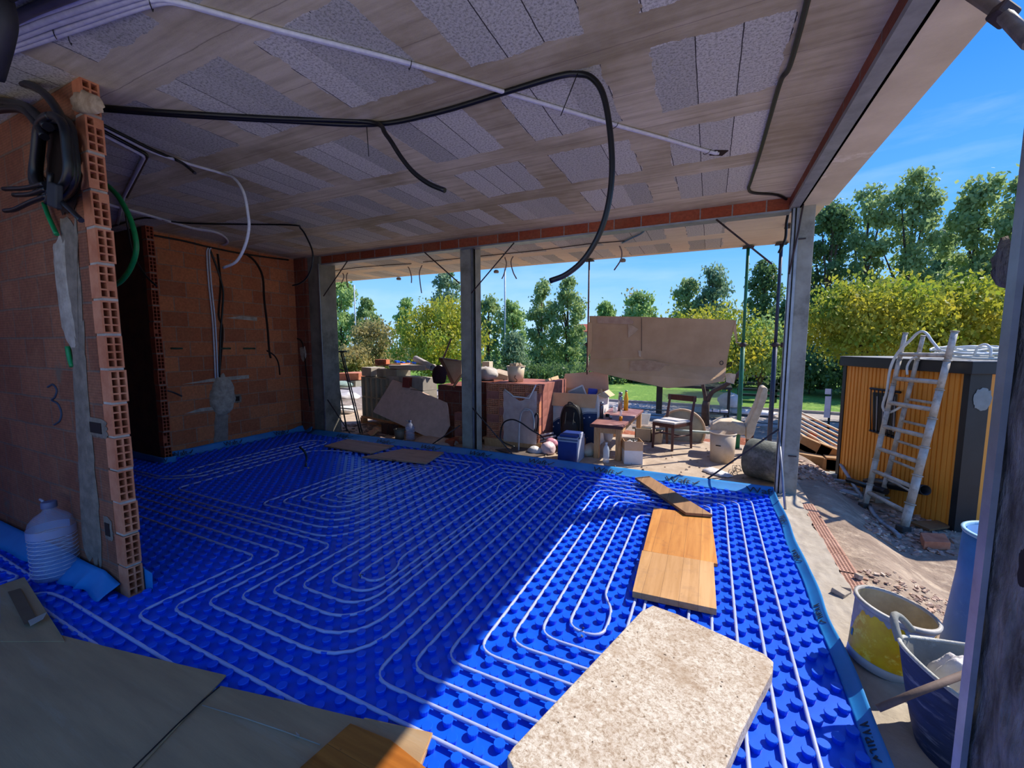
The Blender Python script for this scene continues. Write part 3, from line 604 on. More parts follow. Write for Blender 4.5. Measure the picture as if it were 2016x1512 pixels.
for i, (a, b, c, d, lb) in enumerate([(357, 755, 490, 741, 'upper level'), (362, 813, 425, 803, 'lower level'), (443, 624, 506, 628, 'high level')]):
    q = [X(a, b+2, XW+.001), X(c, d+4, XW+.001), X(c, d-3, XW+.001), X((a+c)/2, (b+d)/2-4, XW+.001)]
    one(MB().slab(q, (.003, 0, 0)), 'plaster_smear', pm, lb+' white plaster smear on the orange wall', 'plaster')
def sockbox(q, fn, u, sx, sz, label, mat=None):
    t = thing('socket_box', label, 'socket box', tuple(q)); v = Vector((0, 0, 1)); u = Vector(u)
    a = [q+u*x+v*z for x, z in ((-sx, -sz), (sx, -sz), (sx, sz), (-sx, sz))]
    MB().slab(a, fn*.006).build('box', MT['hole'], t)
    patch_ = blob([q+u*x*1.5+v*z*1.6 for x, z in ((-sx, -sz), (0, -sz*1.1), (sx*1.1, -sz), (sx*1.2, 0), (sx, sz), (-sx, sz*1.1), (-sx*1.15, 0))], fn, .003, sx*99); patch_.build('plaster_rim', stripm, t); return t
sockbox(X(465, 785, XW+.004), NX, (0, 1, 0), .045, .035, 'small socket box beside the plaster lump on the orange wall')
YA = 1.137
sockbox(Y(190, 842, YA), NYm, (1, 0, 0), .07, .032, 'double socket box halfway up the near brick wall')
sockbox(Y(213, 1042, YA), NYm, (1, 0, 0), .028, .04, 'low socket box near the end of the near brick wall')
patch([Y(px, py, YA) for px, py in ((118, 430), (150, 440), (155, 520), (165, 640), (172, 760), (185, 900), (200, 1080), (195, 1120), (165, 1080), (158, 960), (148, 800), (140, 660), (128, 540))], NYm, .008, stripm, 'long grey cement strip running down the near brick wall', 7)
patch([Y(px, py, YA-.004) for px, py in ((105, 480), (125, 470), (135, 560), (150, 650), (148, 690), (128, 660), (112, 560))], NYm, .012, pm, 'pale rough plaster strip left of the cement strip', 9)
patch([Y(px, py, 1.14)+Vector((0, -.0, 0)) for px, py in ((140, 195), (160, 180), (195, 190), (205, 215), (190, 225), (150, 220))], NYm, .02, M('foam', 'c0a890', '9a8068', 16, .9, .5), 'yellowish foam lump where the near brick wall meets the ceiling', 6)
one(MB().tube(cat(cyl([(133, 682), (137, 705), (142, 722)], 1.128), 4), .013), 'conduit_stub', cg, 'green conduit stub set into the near brick wall', 'conduit')
one(MB().tube(cat(cyl([(86, 400), (95, 425), (104, 445), (112, 462)], 1.11), 4), .012), 'conduit_stub', cg, 'green conduit end below the black cable coil', 'conduit')
for i, (px, py) in enumerate(((345, 686), (440, 686), (488, 686))):
    one(MB().tube([X(px-9, py, XW+.004), X(px+14, py, XW+.004)], .012), 'conduit_stub', M('dark green stub%d' % i, '1d4a35', '16392a', 8, .5, 0), ['left', 'middle', 'right'][i]+' dark green conduit stub in the orange wall', 'conduit')
cable('conduit_stub', cat([X(320, 767, -6.2), X(340, 772, -6.2), X(358, 780, -6.2)], 4), .011, MT['wire'], 'dark cable end poking out beside the far wall end', 'cable')
# painted figure 3 on the near wall
dg_pts = cat([Y(px, py, YA) for px, py in ((94, 762), (104, 757), (112, 768), (108, 782), (102, 788), (114, 795), (121, 812), (118, 828), (107, 836))], 5)
one(MB().tube(dg_pts, .006, 6), 'painted_number', M('blue chalk', '3c4a60', '2c3648', 10, .9, 0), 'dark blue number 3 painted on the near brick wall', 'painted mark')
# black cable coil on the near wall
t = thing('cable_coil', 'thick coil of black cables strapped together and hanging on the near brick wall', 'cable', tuple(Y(105, 400, 1.05)))
one(blob([Y(px, py, 1.13) for px, py in ((95, 250), (130, 240), (152, 270), (158, 330), (150, 400), (128, 420), (105, 400), (92, 340))], NYm, .01, 8), 'wall_dark_patch', MT['hole'], 'black patch on the brick wall behind the cable coil', 'hole')  # flat black patch laid over the brick face
for i in range(7):
    o = [(-12, -6), (-5, 4), (4, -4), (10, 5), (0, 10), (6, -12), (14, 0)][i]; y = 1.02+.02*i
    ctr, rx, ry = (107+o[0]*.5, 312+o[1]), 44-abs(o[0])*.8, 84-abs(o[1])
    pts = [Y(ctr[0]+rx*math.sin(a*2*math.pi/22)*(1+.1*math.sin(a)), ctr[1]-ry*math.cos(a*2*math.pi/22), y) for a in range(23)]
    MB().tube(cat(pts, 2), .017 if i % 2 else .021, 7).build('loop', cb, t)
for pts in (((88, 362), (50, 370), (8, 372)), ((92, 372), (60, 382), (28, 384)), ((95, 385), (60, 398), (30, 412), (10, 415)), ((95, 378), (130, 405), (160, 434)), ((100, 340), (98, 380), (92, 400))):
    MB().tube(cat(cyl(pts, 1.0), 4), .013, 7).build('cable_end', cb, t)
MB().box(Y(108, 385, .985), (.10, .03, .12), (0, .3, 0)).build('strap', M('strap', '20242c', '14171c', 8, .6, .1), t, bevel=.008)
for i, (pts, r) in enumerate(((((0, 153), (70, 172), (110, 212), (135, 270)), .02), (((0, 200), (50, 210), (75, 230), (95, 250)), .024), (((-20, 218), (40, 215), (70, 240), (88, 270)), .02))):
    cable('feeder_cable', cat(cyl(pts, 1.04-.01*i), 5), r, cb, ['upper', 'middle', 'lower'][i]+' thick black cable entering from the left edge to the coil', 'cable')
cable('feeder_cable', cat([Z(140, 200, ZC-.02), Z(170, 212, ZC-.015), Z(205, 214, ZC-.015)], 4), .014, cb, 'black cable passing over the near brick wall top', 'cable')
# thin bracing rods at the columns
for a, b, lb in (((684, 514), (637, 583), 'rod across the upper corner of the far left column'), ((836, 497), (905, 558), 'rod on the left of the middle column top'), ((1012, 478), (928, 577), 'rod on the right of the middle column top'),
                 ((645, 787), (690, 855), 'rod at the foot of the far left column'), ((930, 803), (1012, 898), 'rod on the right of the middle column foot'), ((905, 838), (843, 880), 'rod on the left of the middle column foot'),
                 ((1410, 432), (1520, 520), 'rod across the upper left of the right column'), ((1533, 845), (1392, 943), 'rod across the lower left of the right column')):
    pa, pb_ = Y(a[0], a[1], 4.88), Y(b[0], b[1], 4.88)
    cable('brace_rod', [pa, pb_], .009, MT['wire'], 'thin rusty '+lb, 'metal rod', n=6)
cable('brace_rod', [Y(1533, 850, 4.84), Z(1546, 1003, .02)], .011, MT['alu'], 'grey rod leaning from the right column foot to the sill', 'metal rod', n=6)
cable('brace_rod', [Y(1586, 376, 4.86), Y(1572, 455, 4.86), Y(1553, 540, 4.86)], .008, MT['wire'], 'rusty rod down the front of the right column top', 'metal rod', n=6)
cable('prop_arm', [Y(1900, -20, 2.3), Y(1975, 28, 2.1), Y(2030, 85, 1.9)], .02, M('weathered pipe', '857a76', '5f5653', 10, .6, .2), 'rusty pipe arm with a joint in the top right corner', 'pipe')
one(MB().box(Y(1975, 28, 2.1), (.07, .05, .05), (0, .6, .4)), 'pipe_clamp', MT['wire'], 'bulky clamp on the pipe arm in the top right corner', 'clamp', bevel=.01)
# overhang hooks and wires
cable('overhang_wire', [Z(px, py, 2.905) for px, py in ((645, 535), (700, 527), (760, 522), (810, 519))], .007, MT['wire'], 'thin dark wire along the left part of the overhang', 'cable', n=5)
cable('overhang_wire', [Z(px, py, 2.905) for px, py in ((833, 516), (940, 505), (1060, 493), (1160, 480), (1235, 474))], .007, MT['wire'], 'thin dark wire along the right part of the overhang', 'cable', n=5)
cable('overhang_wire', cat([Z(px, py, 2.90) for px, py in ((1225, 478), (1245, 468), (1262, 460), (1272, 450))], 4), .011, M('blue tape', '4f7f9c', '456f8a', 8, .6, 0), 'blue cable curl taped to the overhang', 'cable', n=6)
for pts, lb in ((((800, 521), (806, 530), (810, 545), (810, 557)), 'beside the far left gap, left'), (((833, 518), (826, 535), (827, 555), (830, 577)), 'beside the far left gap, long'), (((673, 534), (677, 545), (672, 558)), 'at the far left, short'),
                (((686, 534), (682, 545), (685, 566)), 'at the far left, straight'), (((994, 507), (997, 520), (992, 540), (988, 549)), 'right of the middle column, left'), (((1013, 500), (1006, 515), (1010, 535), (1017, 549)), 'right of the middle column, right'), (((1217, 479), (1224, 495), (1222, 512), (1209, 532)), 'above the hanging cardboard')):
    cable('hanging_wire', cat(cyl(pts, 6.1), 4), .010, M('dull wire', '8a7a78', '6e6262', 8, .6, 0), 'pale wire end hanging from the overhang '+lb, 'cable', n=6)
for px, py, lb in ((785, 549, 'left'), (977, 535, 'middle'), (1226, 513, 'right')):
    one(MB().lathe([(0, 0), (.045, 0), (.05, .03), (.03, .05), (0, .05)], Y(px, py, 6.88)-Vector((0, 0, .02)), 14), 'edge_lamp', MT['concdark'], lb+' small round fitting under the overhang edge', 'fitting')
# ================= ON THE FLOOR =================
wb = woodmat('orange plywood', 'e2a050', 'c8843a', 0, .105, .5, '7a5236'); wb2 = woodmat('worn plywood', 'dcae78', 'c49458', 0, .10, .6, '8a6a50')
wd = woodmat('weathered plank', 'b0885e', '8f6c48', 0, .3, .8, '6a5040'); wdk = woodmat('brown formwork board', 'b08c72', '9c7a62', 1, .5, .7, '5e4638')
BT = .018
def board(px, z, mat, name, label, th=BT, cat_='board', **k):
    q = [Z(a, b, z) for a, b in px]; return one(MB().slab(q, (0, 0, -th)), name, mat, label, cat_, bevel=.002, **k)
board(((1100/1e9+1287, 999), (1400, 1015), (1413, 1110), (1266, 1083)), .082, wb, 'plywood_board', 'bright orange plywood board, the farther of two on the sunny floor', .024)
board(((1264, 1083), (1405, 1107), (1411, 1199), (1245, 1164)), .098, wb2, 'plywood_board', 'worn pale orange plywood board, the nearer of two on the sunny floor', .038)
board(((1250, 940), (1278, 937), (1403, 1013), (1350, 1009)), .112, wd, 'wood_plank', 'narrow weathered plank lying across the far end of the orange board', .025)
board(((638, 877), (684, 864), (776, 877), (729, 892)), .078, wdk, 'formwork_board', 'brown board on the far floor, left one of two', .02)
board(((713, 899), (794, 883), (874, 890), (840, 911)), .082, woodmat('brown formwork board b', 'b69076', 'a07e66', 1, .5, .7, '604838'), 'formwork_board', 'brown board on the far floor, right one of two', .02)
sl = [Z(px, py, .125) for px, py in ((1285, 1191), (1335, 1209), (1505, 1287), (1523, 1302), (1521, 1322), (1488, 1385), (1455, 1450), (1452, 1458), (1425, 1520), (1150, 1600), (1010, 1512), (998, 1488), (1010, 1470), (1262, 1203))]
sm = MB(); sm.slab(sl, (0, 0, -.062)); one(sm, 'stone_slab', slabmat(), 'large pitted whitish slab lying on the pipes in the sunny foreground', 'slab', bevel=.006, seg=3)
cbm = M('grey brown cardboard', 'a88a64', '987c5a', 2.2, .85, .12, st=(1, 9, 1), bs=30, c3='a68f70', s3=1.2)
def sheet3(px, z, name, label, mat, th=.006, zz=None):
    q = [Z(a, b, z if zz is None else zz[i]) for i, (a, b) in enumerate(px)]; return one(MB().slab(q, (0, 0, -th)), name, mat, label, 'cardboard')
sheet3(((0, 1228), (60, 1232), (127, 1252), (230, 1278), (330, 1302), (445, 1329), (418, 1358), (380, 1395), (255, 1530), (0, 1700), (-200, 1500), (-100, 1230)), .075, 'cardboard_sheet', 'big grey cardboard sheet covering the bottom left floor', cbm)
sheet3(((435, 1350), (560, 1378), (700, 1412), (848, 1443), (815, 1530), (560, 1700), (250, 1530), (380, 1398)), .066, 'cardboard_sheet', 'second grey cardboard sheet with a pale crease at the bottom edge', cbm)
sheet3(((0, 1152), (48, 1136), (118, 1246), (127, 1262), (0, 1262)), .10, 'cardboard_flap', 'folded cardboard flap with brown tape at the far left', cbm, zz=[.10, .11, .09, .08, .08])
sheet3(((15, 1165), (40, 1158), (75, 1222), (48, 1230)), .107, 'packing_tape', 'strip of brown tape on the folded cardboard flap', M('brown tape', '6e5a44', '624f3c', 5, .5, 0), .001, zz=[.108, .110, .102, .1])
sheet3(((55, 1222), (92, 1205), (85, 1218), (60, 1232)), .112, 'tape_end', 'pale torn tape end on the cardboard flap edge', M('pale tape', 'b8b0a4', 'a8a094', 6, .6, 0), .002)
cable('cardboard_crease', [Z(a, b, .078) for a, b in ((398, 1388), (480, 1413), (560, 1440), (630, 1466))], .0022, M('crease', 'a59a88', '958a78', 5, .8, 0), 'pale raised crease line across the second cardboard sheet', 'crease', n=5)
cable('cardboard_tear', [Z(a, b, .077) for a, b in ((432, 1352), (400, 1378), (345, 1430), (300, 1475), (258, 1516))], .003, MT['hole'], 'dark torn seam between the two cardboard sheets', 'tear', n=5)
sheet3(((582, 1440), (590, 1447), (586, 1452)), .074, 'paper_scrap', 'tiny white scrap on the cardboard near the bottom edge', pm, .003)
board(((718, 1412), (852, 1442), (826, 1512), (800, 1580), (640, 1512)), .064, woodmat('light laminate', 'c9a676', 'b08c5e', 0, .04, .5, None), 'laminate_board', 'light striped laminate board end at the bottom edge', .02)
board(((690, 1423), (770, 1456), (840, 1512), (900, 1600), (640, 1640), (580, 1520)), .088, woodmat('glossy orange board', 'b8722e', '94561e', 1, .12, .35, '4a2c16'), 'plywood_board', 'dark varnished orange board at the bottom edge of the photo', .02)
def debris(px, py, r, label, mat=pm, z=.06, k=3):
    c = Z(px, py, z); mb = MB()
    for i in range(k):
        d = Vector((random.uniform(-r, r), random.uniform(-r, r), 0))*(k > 1); mb.box(c+d, (r, r*.7, r*.5), (random.random(), random.random(), random.random()*3))
    one(mb, 'plaster_crumb', mat, label, 'debris')
debris(1043, 1040, .018, 'small white plaster chip on the blue floor by the sunlit edge', k=1)
debris(607, 921, .02, 'white crumbs at the foot of the black cable stub on the floor', k=1)
debris(565, 928, .016, 'tiny white chip on the far floor, left of the cable stub', k=1); debris(557, 957, .014, 'tiny white chip on the far blue floor before the spiral', k=1)
debris(708, 1132, .014, 'white fleck at the centre of the near pipe spiral', k=1); debris(1146, 1252, .014, 'white dust fleck below the sunlit U bend', k=1)
cable('floor_cable', cat([Z(602, 919, .05)]+[Y(px, py, 3.62) for px, py in ((604, 905), (600, 890), (590, 880))], 5), .014, M('dark teal tube', '122a34', '0d1e26', 6, .4, 0), 'dark cable stub standing up from the far blue floor', 'cable')
for px, py, lb in ((712, 1136, 'in the near spiral centre'), (801, 927, 'in the far spiral centre'), (1004, 948, 'at the middle spiral top'), (1148, 1242, 'on the sunlit U bend')):
    q = Z(px, py, .05); cable('pipe_clip', [q+Vector((0, -.012, .0)), q+Vector((0, -.004, .022)), q+Vector((.004, .012, .01))], .0025, cb, 'tiny black clip on the pipe '+lb, 'clip', n=5)
# water jug
gl = glassmat('clear ribbed plastic', 'b8c4e6', .06, .24); water = glassmat('water', '7fa6d8', .05, .22)
def jug(c, s_, label, name='water_jug'):
    t = thing(name, label, 'water jug', tuple(c)); pr = [(0, .0), (.062, .0), (.075, .012)]
    for i in range(9): z = .03+i*.018; pr += [(.078, z), (.073, z+.009)]
    pr += [(.078, .20), (.078, .235), (.070, .265), (.05, .29), (.028, .305), (.022, .315), (.022, .33)]
    MB().lathe([(r*s_, z*s_) for r, z in pr], c, 28).build('body', gl, t)
    rb_ = glassmat('rib highlight', 'dfe6fa', .2, .55)
    for i in range(10): MB().tube([c+Vector((.0785*s_*math.cos(a*.349), .0785*s_*math.sin(a*.349), (.03+i*.018)*s_)) for a in range(19)], .0016*s_, 5).build('rib', rb_, t)  # whitish rings: highlights of the ribs put in as colour
    MB().lathe([(.0795*s_, .20*s_), (.0795*s_, .235*s_)], c, 28).build('label_band', glassmat('label band', 'b4bce0', .3, .5), t)
    MB().lathe([(r*s_, z*s_) for r, z in [(0, .004), (.068, .006), (.07, .10), (0, .101)]], c, 24).build('water', water, t)
    MB().lathe([(r*s_, z*s_) for r, z in [(0, .35), (.024, .35), (.026, .345), (.026, .322), (0, .322)]], c, 18).build('cap', M('cap', '6b7090', '5a5f7c', 6, .5, 0), t, bevel=.001)
    MB().tube([c+Vector(p)*s_ for p in ((-.02, 0, .325), (-.06, .0, .34), (-.09, 0, .345))], .006*s_, 6).build('handle', M('handle', 'b8bcc8', 'a8acb8', 6, .4, 0), t)
    return t
jc = Z(112, 1135, .055)
jug(Vector((jc.x-.01, 1.04, .055)), 1.42, 'clear ribbed plastic water jug beside the near brick wall')
# ================= TERRACE =================
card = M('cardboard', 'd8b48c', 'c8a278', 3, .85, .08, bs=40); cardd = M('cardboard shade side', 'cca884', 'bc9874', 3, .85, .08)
white = M('white painted surface', 'e8e6e4', 'd8d5d2', 6, .6, .05); plastw = M('white plastic sheet', 'e6e4e2', 'cfccca', 9, .5, .5, bd=.01)
darkw = M('dark stained wood', '5a2f26', '43211b', 10, .5, .05, st=(8, 8, 1)); lightw = M('raw wood', 'd0a070', 'b88656', 8, .8, .1, st=(6, 6, 1))
cream = M('cream plastic', 'd8c4ac', 'c6b198', 5, .5, .08, c3='b09a80', s3=3); beigef = M('beige upholstery', 'd8c6ac', 'c2ae92', 12, .9, .3, c3='b49c80', s3=4)
navy = M('navy blue', '1f3a86', '1a3278', 6, .5, .05); navyd = M('deep blue print', '183a70', '14305e', 5, .6, .05)
steel = M('brushed steel', '9498a0', '7c8088', 8, .3, 0, metal=.8); black = M('black fabric', '17181a', '0e0f10', 12, .8, .3)
greenp = M('green painted steel', '1e7a5a', '155f46', 10, .5, .1, c3='3a4a40', s3=6, lo3=.6, hi3=.66); bluep = M('dark blue painted steel', '263a5a', '1c2c46', 10, .5, .1, c3='5a4a40', s3=7, lo3=.58, hi3=.64)
brownp = M('rust brown steel', '6a4a42', '543a34', 10, .6, .1)
# props
def prop(x, y, mat, label, z1=2.9, r=.026):
    t = thing('steel_prop', label, 'prop', (x, y, 0))
    MB().lathe([(0, 0), (r*1.15, 0), (r*1.15, 1.55), (0, 1.55)], (x, y, 0), 14).build('outer_tube', mat, t)
    MB().lathe([(0, 1.5), (r*.8, 1.5), (r*.8, z1-.01), (0, z1-.01)], (x, y, 0), 14).build('inner_tube', mat, t)
    MB().bx(x-.07, x+.07, y-.07, y+.07, z1-.012, z1).build('head_plate', MT['wire'], t); MB().bx(x-.06, x+.06, y-.06, y+.06, 0, .008).build('foot_plate', MT['wire'], t)
    MB().lathe([(0, 1.5), (.04, 1.5), (.04, 1.56), (0, 1.56)], (x, y, 0), 12).tube([(x-.07, y, 1.53), (x+.07, y, 1.53)], .008, 6).build('collar', MT['wire'], t)
    return t
q = Y(1160, 517, 6.82); prop(q.x, 6.82, brownp, 'brown steel prop at the left end of the hanging cardboard', r=.017)
q = Z(1455, 880, 0); prop(.43, 6.85, greenp, 'green steel prop at the right end of the hanging cardboard')
prop(.82, 6.80, bluep, 'dark blue steel prop between the green one and the right column')
prop(.80, 5.85, M('dark green steel', '1c3a30', '142c24', 8, .5, .1), 'dark green prop mostly hidden behind the right column', r=.016)
# hanging cardboard
t = thing('hanging_cardboard', 'large folded cardboard sheet hung between two props as a sun screen', 'cardboard', tuple(Y(1300, 700, 6.75)))
def hs(px, y, name, mat, th=.006):
    yy = y if isinstance(y, (list, tuple)) else [y]*len(px)
    q = [Y(a, b, c) for (a, b), c in zip(px, yy)]; return MB().slab(q, (0, th, 0)).build(name, mat, t)
H = lambda a, b: (1140+a/5.93, 600+b/5.93)
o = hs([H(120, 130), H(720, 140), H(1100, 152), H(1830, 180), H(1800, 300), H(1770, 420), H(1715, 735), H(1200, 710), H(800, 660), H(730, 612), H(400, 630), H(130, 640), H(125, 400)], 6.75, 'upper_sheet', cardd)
hs([H(130, 635), H(400, 628), H(730, 612), H(800, 655), H(1200, 705), H(1718, 735), H(1700, 895), H(1400, 940), H(1030, 975), H(600, 880), H(120, 770), H(90, 760)], [6.74, 6.74, 6.74, 6.74, 6.74, 6.74, 6.55, 6.5, 6.48, 6.5, 6.55, 6.6], 'lower_flap', card)
hs([H(215, 140), H(575, 145), H(640, 200), H(620, 225), H(580, 228), H(215, 212)], 6.735, 'top_tape', M('crumpled tape', 'c8a890', 'b89680', 14, .6, .6)); hs([H(572, 225), H(640, 250), H(690, 285), H(660, 320), H(575, 388)], 6.733, 'torn_flap', M('torn board', 'd0b498', 'c0a284', 9, .8, .3))
hs([H(595, 660), H(800, 640), H(1060, 700), H(1000, 840), H(940, 880), H(580, 800)], [6.70, 6.72, 6.71, 6.56, 6.53, 6.56], 'crumpled_panel', M('creased board', 'cdaa8a', 'b89272', 11, .8, .6), .004)
hs([H(1708, 805), H(1745, 795), H(1832, 812), H(1810, 928), H(1715, 900)], [6.6, 6.6, 6.72, 6.72, 6.6], 'corner_flap', M('pale board corner', 'd8bea0', 'c8ac8c', 9, .8, .2)); hs([H(1800, 290), H(1830, 180), H(1850, 420), H(1840, 460)], 6.74, 'edge_fold', card, .003)
hs([H(105, 200), H(155, 215), H(150, 520), H(100, 620)], 6.73, 'left_fold', card); hs([H(690, 535), H(725, 535), H(722, 610), H(700, 600)], 6.73, 'small_tab', M('tab', 'dcc8b0', 'ccb69c', 9, .8, .2))
MB().tube([Y(*H(730, y_), 6.735) for y_ in (145, 200, 260, 330, 400, 480, 540)], .004, 5).build('joint_line', MT['wire'], t)
rg = MB(); c = Y(*H(1663, 679), 6.742); rg.tube([c+Vector((.022*math.cos(a), 0, .026*math.sin(a))) for a in [i*math.pi/8 for i in range(17)]], .0045, 5); rg.build('printed_circle', MT['ink'], t)
cable('tie_string', [Y(*H(1825, 440), 6.74), Y(*H(1900, 445), 6.83)], .006, M('string', 'd8c8b8', 'c8b8a8', 9, .8, 0), 'pale string tying the cardboard to the green prop', 'string', n=5)
# dark chair
def leg_(mb, a, b, w0, w1):
    a, b = Vector(a), Vector(b)
    vs = [a+Vector((x*w0/2, y*w0/2, 0)) for x, y in ((-1, -1), (1, -1), (1, 1), (-1, 1))]+[b+Vector((x*w1/2, y*w1/2, 0)) for x, y in ((-1, -1), (1, -1), (1, 1), (-1, 1))]
    return mb.add(vs, [(3, 2, 1, 0), (4, 5, 6, 7)]+[(i, (i+1) % 4, 4+(i+1) % 4, 4+i) for i in range(4)])
A_, B_, C_, D_ = Vector((-.708, 6.40, 0)), Vector((-.43, 6.29, 0)), Vector((-.20, 6.60, 0)), Vector((-.55, 6.75, 0))
t = thing('dining_chair', 'dark brown wooden chair with a pale seat cushion on the sunny terrace', 'chair', tuple((A_+B_+C_+D_)/4))
up = Vector((0, 0, .39)); ctr = (A_+B_+C_+D_)/4
for p in (A_, B_): leg_(MB(), p, p*.97+ctr*.03+up, .032, .042).build('leg', darkw, t)
for p in (C_, D_):
    w_ = Vector((.035, .02, 0)); mb = MB(); leg_(mb, p+w_*.3, p-w_*.2+up, .032, .042); leg_(mb, p-w_*.2+up, p+w_+Vector((0, 0, .765)), .042, .03); mb.build('leg', darkw, t)
seat = [A_+Vector((-.015, -.02, .39)), B_+Vector((.02, -.03, .39)), C_+Vector((.0, .0, .39)), D_+Vector((0, .02, .39))]
MB().slab(seat, (0, 0, -.05)).build('seat_frame', darkw, t, bevel=.004); MB().slab([s_+Vector((0, 0, .03)) for s_ in seat], (0, 0, -.03)).build('cushion', M('seat cushion', 'd4d0cc', 'bcb6b0', 8, .8, .1), t, bevel=.012)
w_ = Vector((.035, .02, 0)); a, b = D_+w_, C_+w_
MB().slab([a+Vector((-.02, 0, .69)), b+Vector((.02, 0, .69)), b+Vector((.024, .0, .775)), a+Vector((-.02, 0, .775))], (-.02, .022, 0)).build('back_rail', darkw, t, bevel=.004)
for p, r_ in ((A_, D_), (B_, C_)): MB().tube([p+Vector((0, 0, .2)), r_+Vector((0, 0, .2))], .010, 6).build('stretcher', darkw, t)
MB().tube([(A_+D_)/2+Vector((0, 0, .2)), (B_+C_)/2+Vector((0, 0, .2))], .010, 6).build('stretcher', darkw, t)
# pale upholstered chair
t = thing('upholstered_chair', 'beige padded chair standing side on behind the cream bucket', 'chair', (.45, 6.5, 0)); D2 = lambda a, b: (1380+a/6.87, 740+b/6.87)
sp_ = [D2(120, 720), D2(160, 660), D2(260, 612), D2(430, 622), D2(610, 690), D2(612, 800), D2(540, 800), D2(420, 780), D2(250, 750), D2(140, 752)]
MB().slab([Y(a, b, 6.35) for a, b in sp_], (0, .36, 0)).build('seat', beigef, t, bevel=.02, seg=3)
bk_ = [D2(612, 700), D2(680, 560), D2(760, 380), D2(815, 200), D2(835, 160), D2(880, 150), D2(905, 175), D2(895, 300), D2(830, 470), D2(760, 640), D2(715, 800), D2(660, 862), D2(608, 862)]
MB().slab([Y(a, b, 6.33) for a, b in bk_], (.0, .38, 0)).build('backrest', beigef, t, bevel=.02, seg=3)
for a, b, y_ in ((628, 850, 6.38), (688, 830, 6.66), (170, 760, 6.4), (330, 770, 6.66)):
    p = Y(*D2(a, b), y_); leg_(MB(), (p.x, p.y, 0), (p.x, p.y, p.z+.05), .03, .04).build('leg', darkw, t)
# cream bucket
def bucket(c, r0, r1, h, mat, name, label, inner=None, rim=True, cat_='bucket', tilt=None, group=None):
    t = thing(name, label, cat_, tuple(c), group); E_ = Euler(tilt).to_matrix() if tilt else None
    pr = [(0, 0), (r0, 0), (r1, h), (r1-.006, h), (r0-.006, .01), (0, .01)]
    MB().lathe(pr, c, 32, mat=E_).build('body', [mat], t)
    if rim:
        MB().lathe([(r1, h-.012), (r1+.008, h-.01), (r1+.008, h), (r1-.006, h+.002)], c, 32, mat=E_).build('rim', mat, t)
    return t
cb0 = Vector((.205, 6.03, 0)); t = bucket(cb0, .140, .155, .385, cream, 'bucket', 'cream plastic bucket standing alone on the sunny terrace')
MB().box(Y(1414, 877.5, 5.88), (.06, .004, .012), (0, .06, 0)).build('handle_slot', MT['hole'], t)
for sx in (-1, 1): pass
# drum lying on its side
da, db = Vector((.475, 5.50, .225)), Vector((.745, 5.36, .225)); ax = (db-da).normalized(); R_ = ax.to_track_quat('Z', 'Y').to_matrix(); Ln = (db-da).length+.06
t = thing('round_drum', 'dusty green metal drum lying on its side by the right column', 'drum', (.6, 5.4, 0))
MB().lathe([(.214, 0), (.222, .01), (.222, Ln-.01), (.216, Ln)], da, 40, mat=R_).build('shell', M('dusty drum', '6f7268', '565a52', 22, .8, .4, c3='8d9088', s3=6, lo3=.5, hi3=.62), t)
MB().lathe([(.216, Ln), (.208, Ln-.005), (.208, .02), (0, .02)], da, 40, mat=R_).build('inside', M('pale green inside', '7c9a94', '6a8a84', 8, .6, .1), t)
MB().lathe([(.216, Ln-.004), (.224, Ln), (.216, Ln+.006), (.209, Ln)], da, 40, mat=R_).build('rim', M('drum rim', 'a8aaa0', '92948a', 8, .6, .1), t); MB().lathe([(0, 0), (.214, 0), (.214, .006), (0, .006)], da, 32, mat=R_).build('base', M('drum base', '6a6e66', '585c54', 8, .8, .2), t)
# work table
t = thing('wooden_table', 'low wooden table with a dark top edge holding bottles, beside the blue cooler', 'table', (-1.2, 5.9, 0)); TZ = .475
q = [Vector((-1.40, 5.42, TZ)), Vector((-.985, 5.42, TZ)), Vector((-.93, 6.95, TZ)), Vector((-1.45, 7.0, TZ))]
MB().slab(q, (0, 0, -.035)).build('tabletop', M('dusty red top', '9a6a62', '7c4a44', 7, .6, .1, c3='c0a098', s3=3), t, bevel=.003); MB().slab([q[0]+Vector((-.01, -.012, 0)), q[1]+Vector((.01, -.012, 0)), q[1]+Vector((.01, -.001, 0)), q[0]+Vector((-.01, -.001, 0))], (0, 0, -.042)).build('front_edge', darkw, t)
MB().bx(-1.36, -1.02, 5.46, 5.48, TZ-.12, TZ-.035).bx(-1.015, -1.0, 5.47, 6.85, TZ-.11, TZ-.035).build('apron', lightw, t)
for x, y in ((-1.33, 5.49), (-1.04, 5.49), (-1.38, 6.9), (-.99, 6.88)): MB().bx(x-.035, x+.035, y-.035, y+.035, 0, TZ-.036).build('leg', lightw, t, bevel=.003)
def bottle(px, py, prof, mat, label, name='bottle', cat_='bottle', z=TZ, capm=None, capz=None, y=None):
    c = Z(px, py, z) if y is None else Y(px, py, y); c.z = z
    t = thing(name, label, cat_, tuple(c)); MB().lathe(prof, c, 20).build('body', mat, t)
    if capz: MB().lathe([(0, capz[1]), (capz[2], capz[1]), (capz[2]*1.02, capz[0]), (0, capz[0])], c, 18).build('cap', capm or mat, t)
    return t
th = lambda r, h: [(0, 0), (r, 0), (r, h*.72), (r*.9, h*.76), (r*.9, h*.80), (0, h*.80)]
bottle(1184, 823, th(.028, .235), M('grey flask', '6a6a74', '55555e', 7, .35, 0, metal=.6), 'slim dark grey flask on the left front of the table', 'thermos_flask', 'flask', capm=steel, capz=(.188, .235, .025))
bottle(1221, 809, th(.035, .30), steel, 'tall silver flask in the middle of the table', 'thermos_flask', 'flask', capm=steel, capz=(.24, .30, .030))
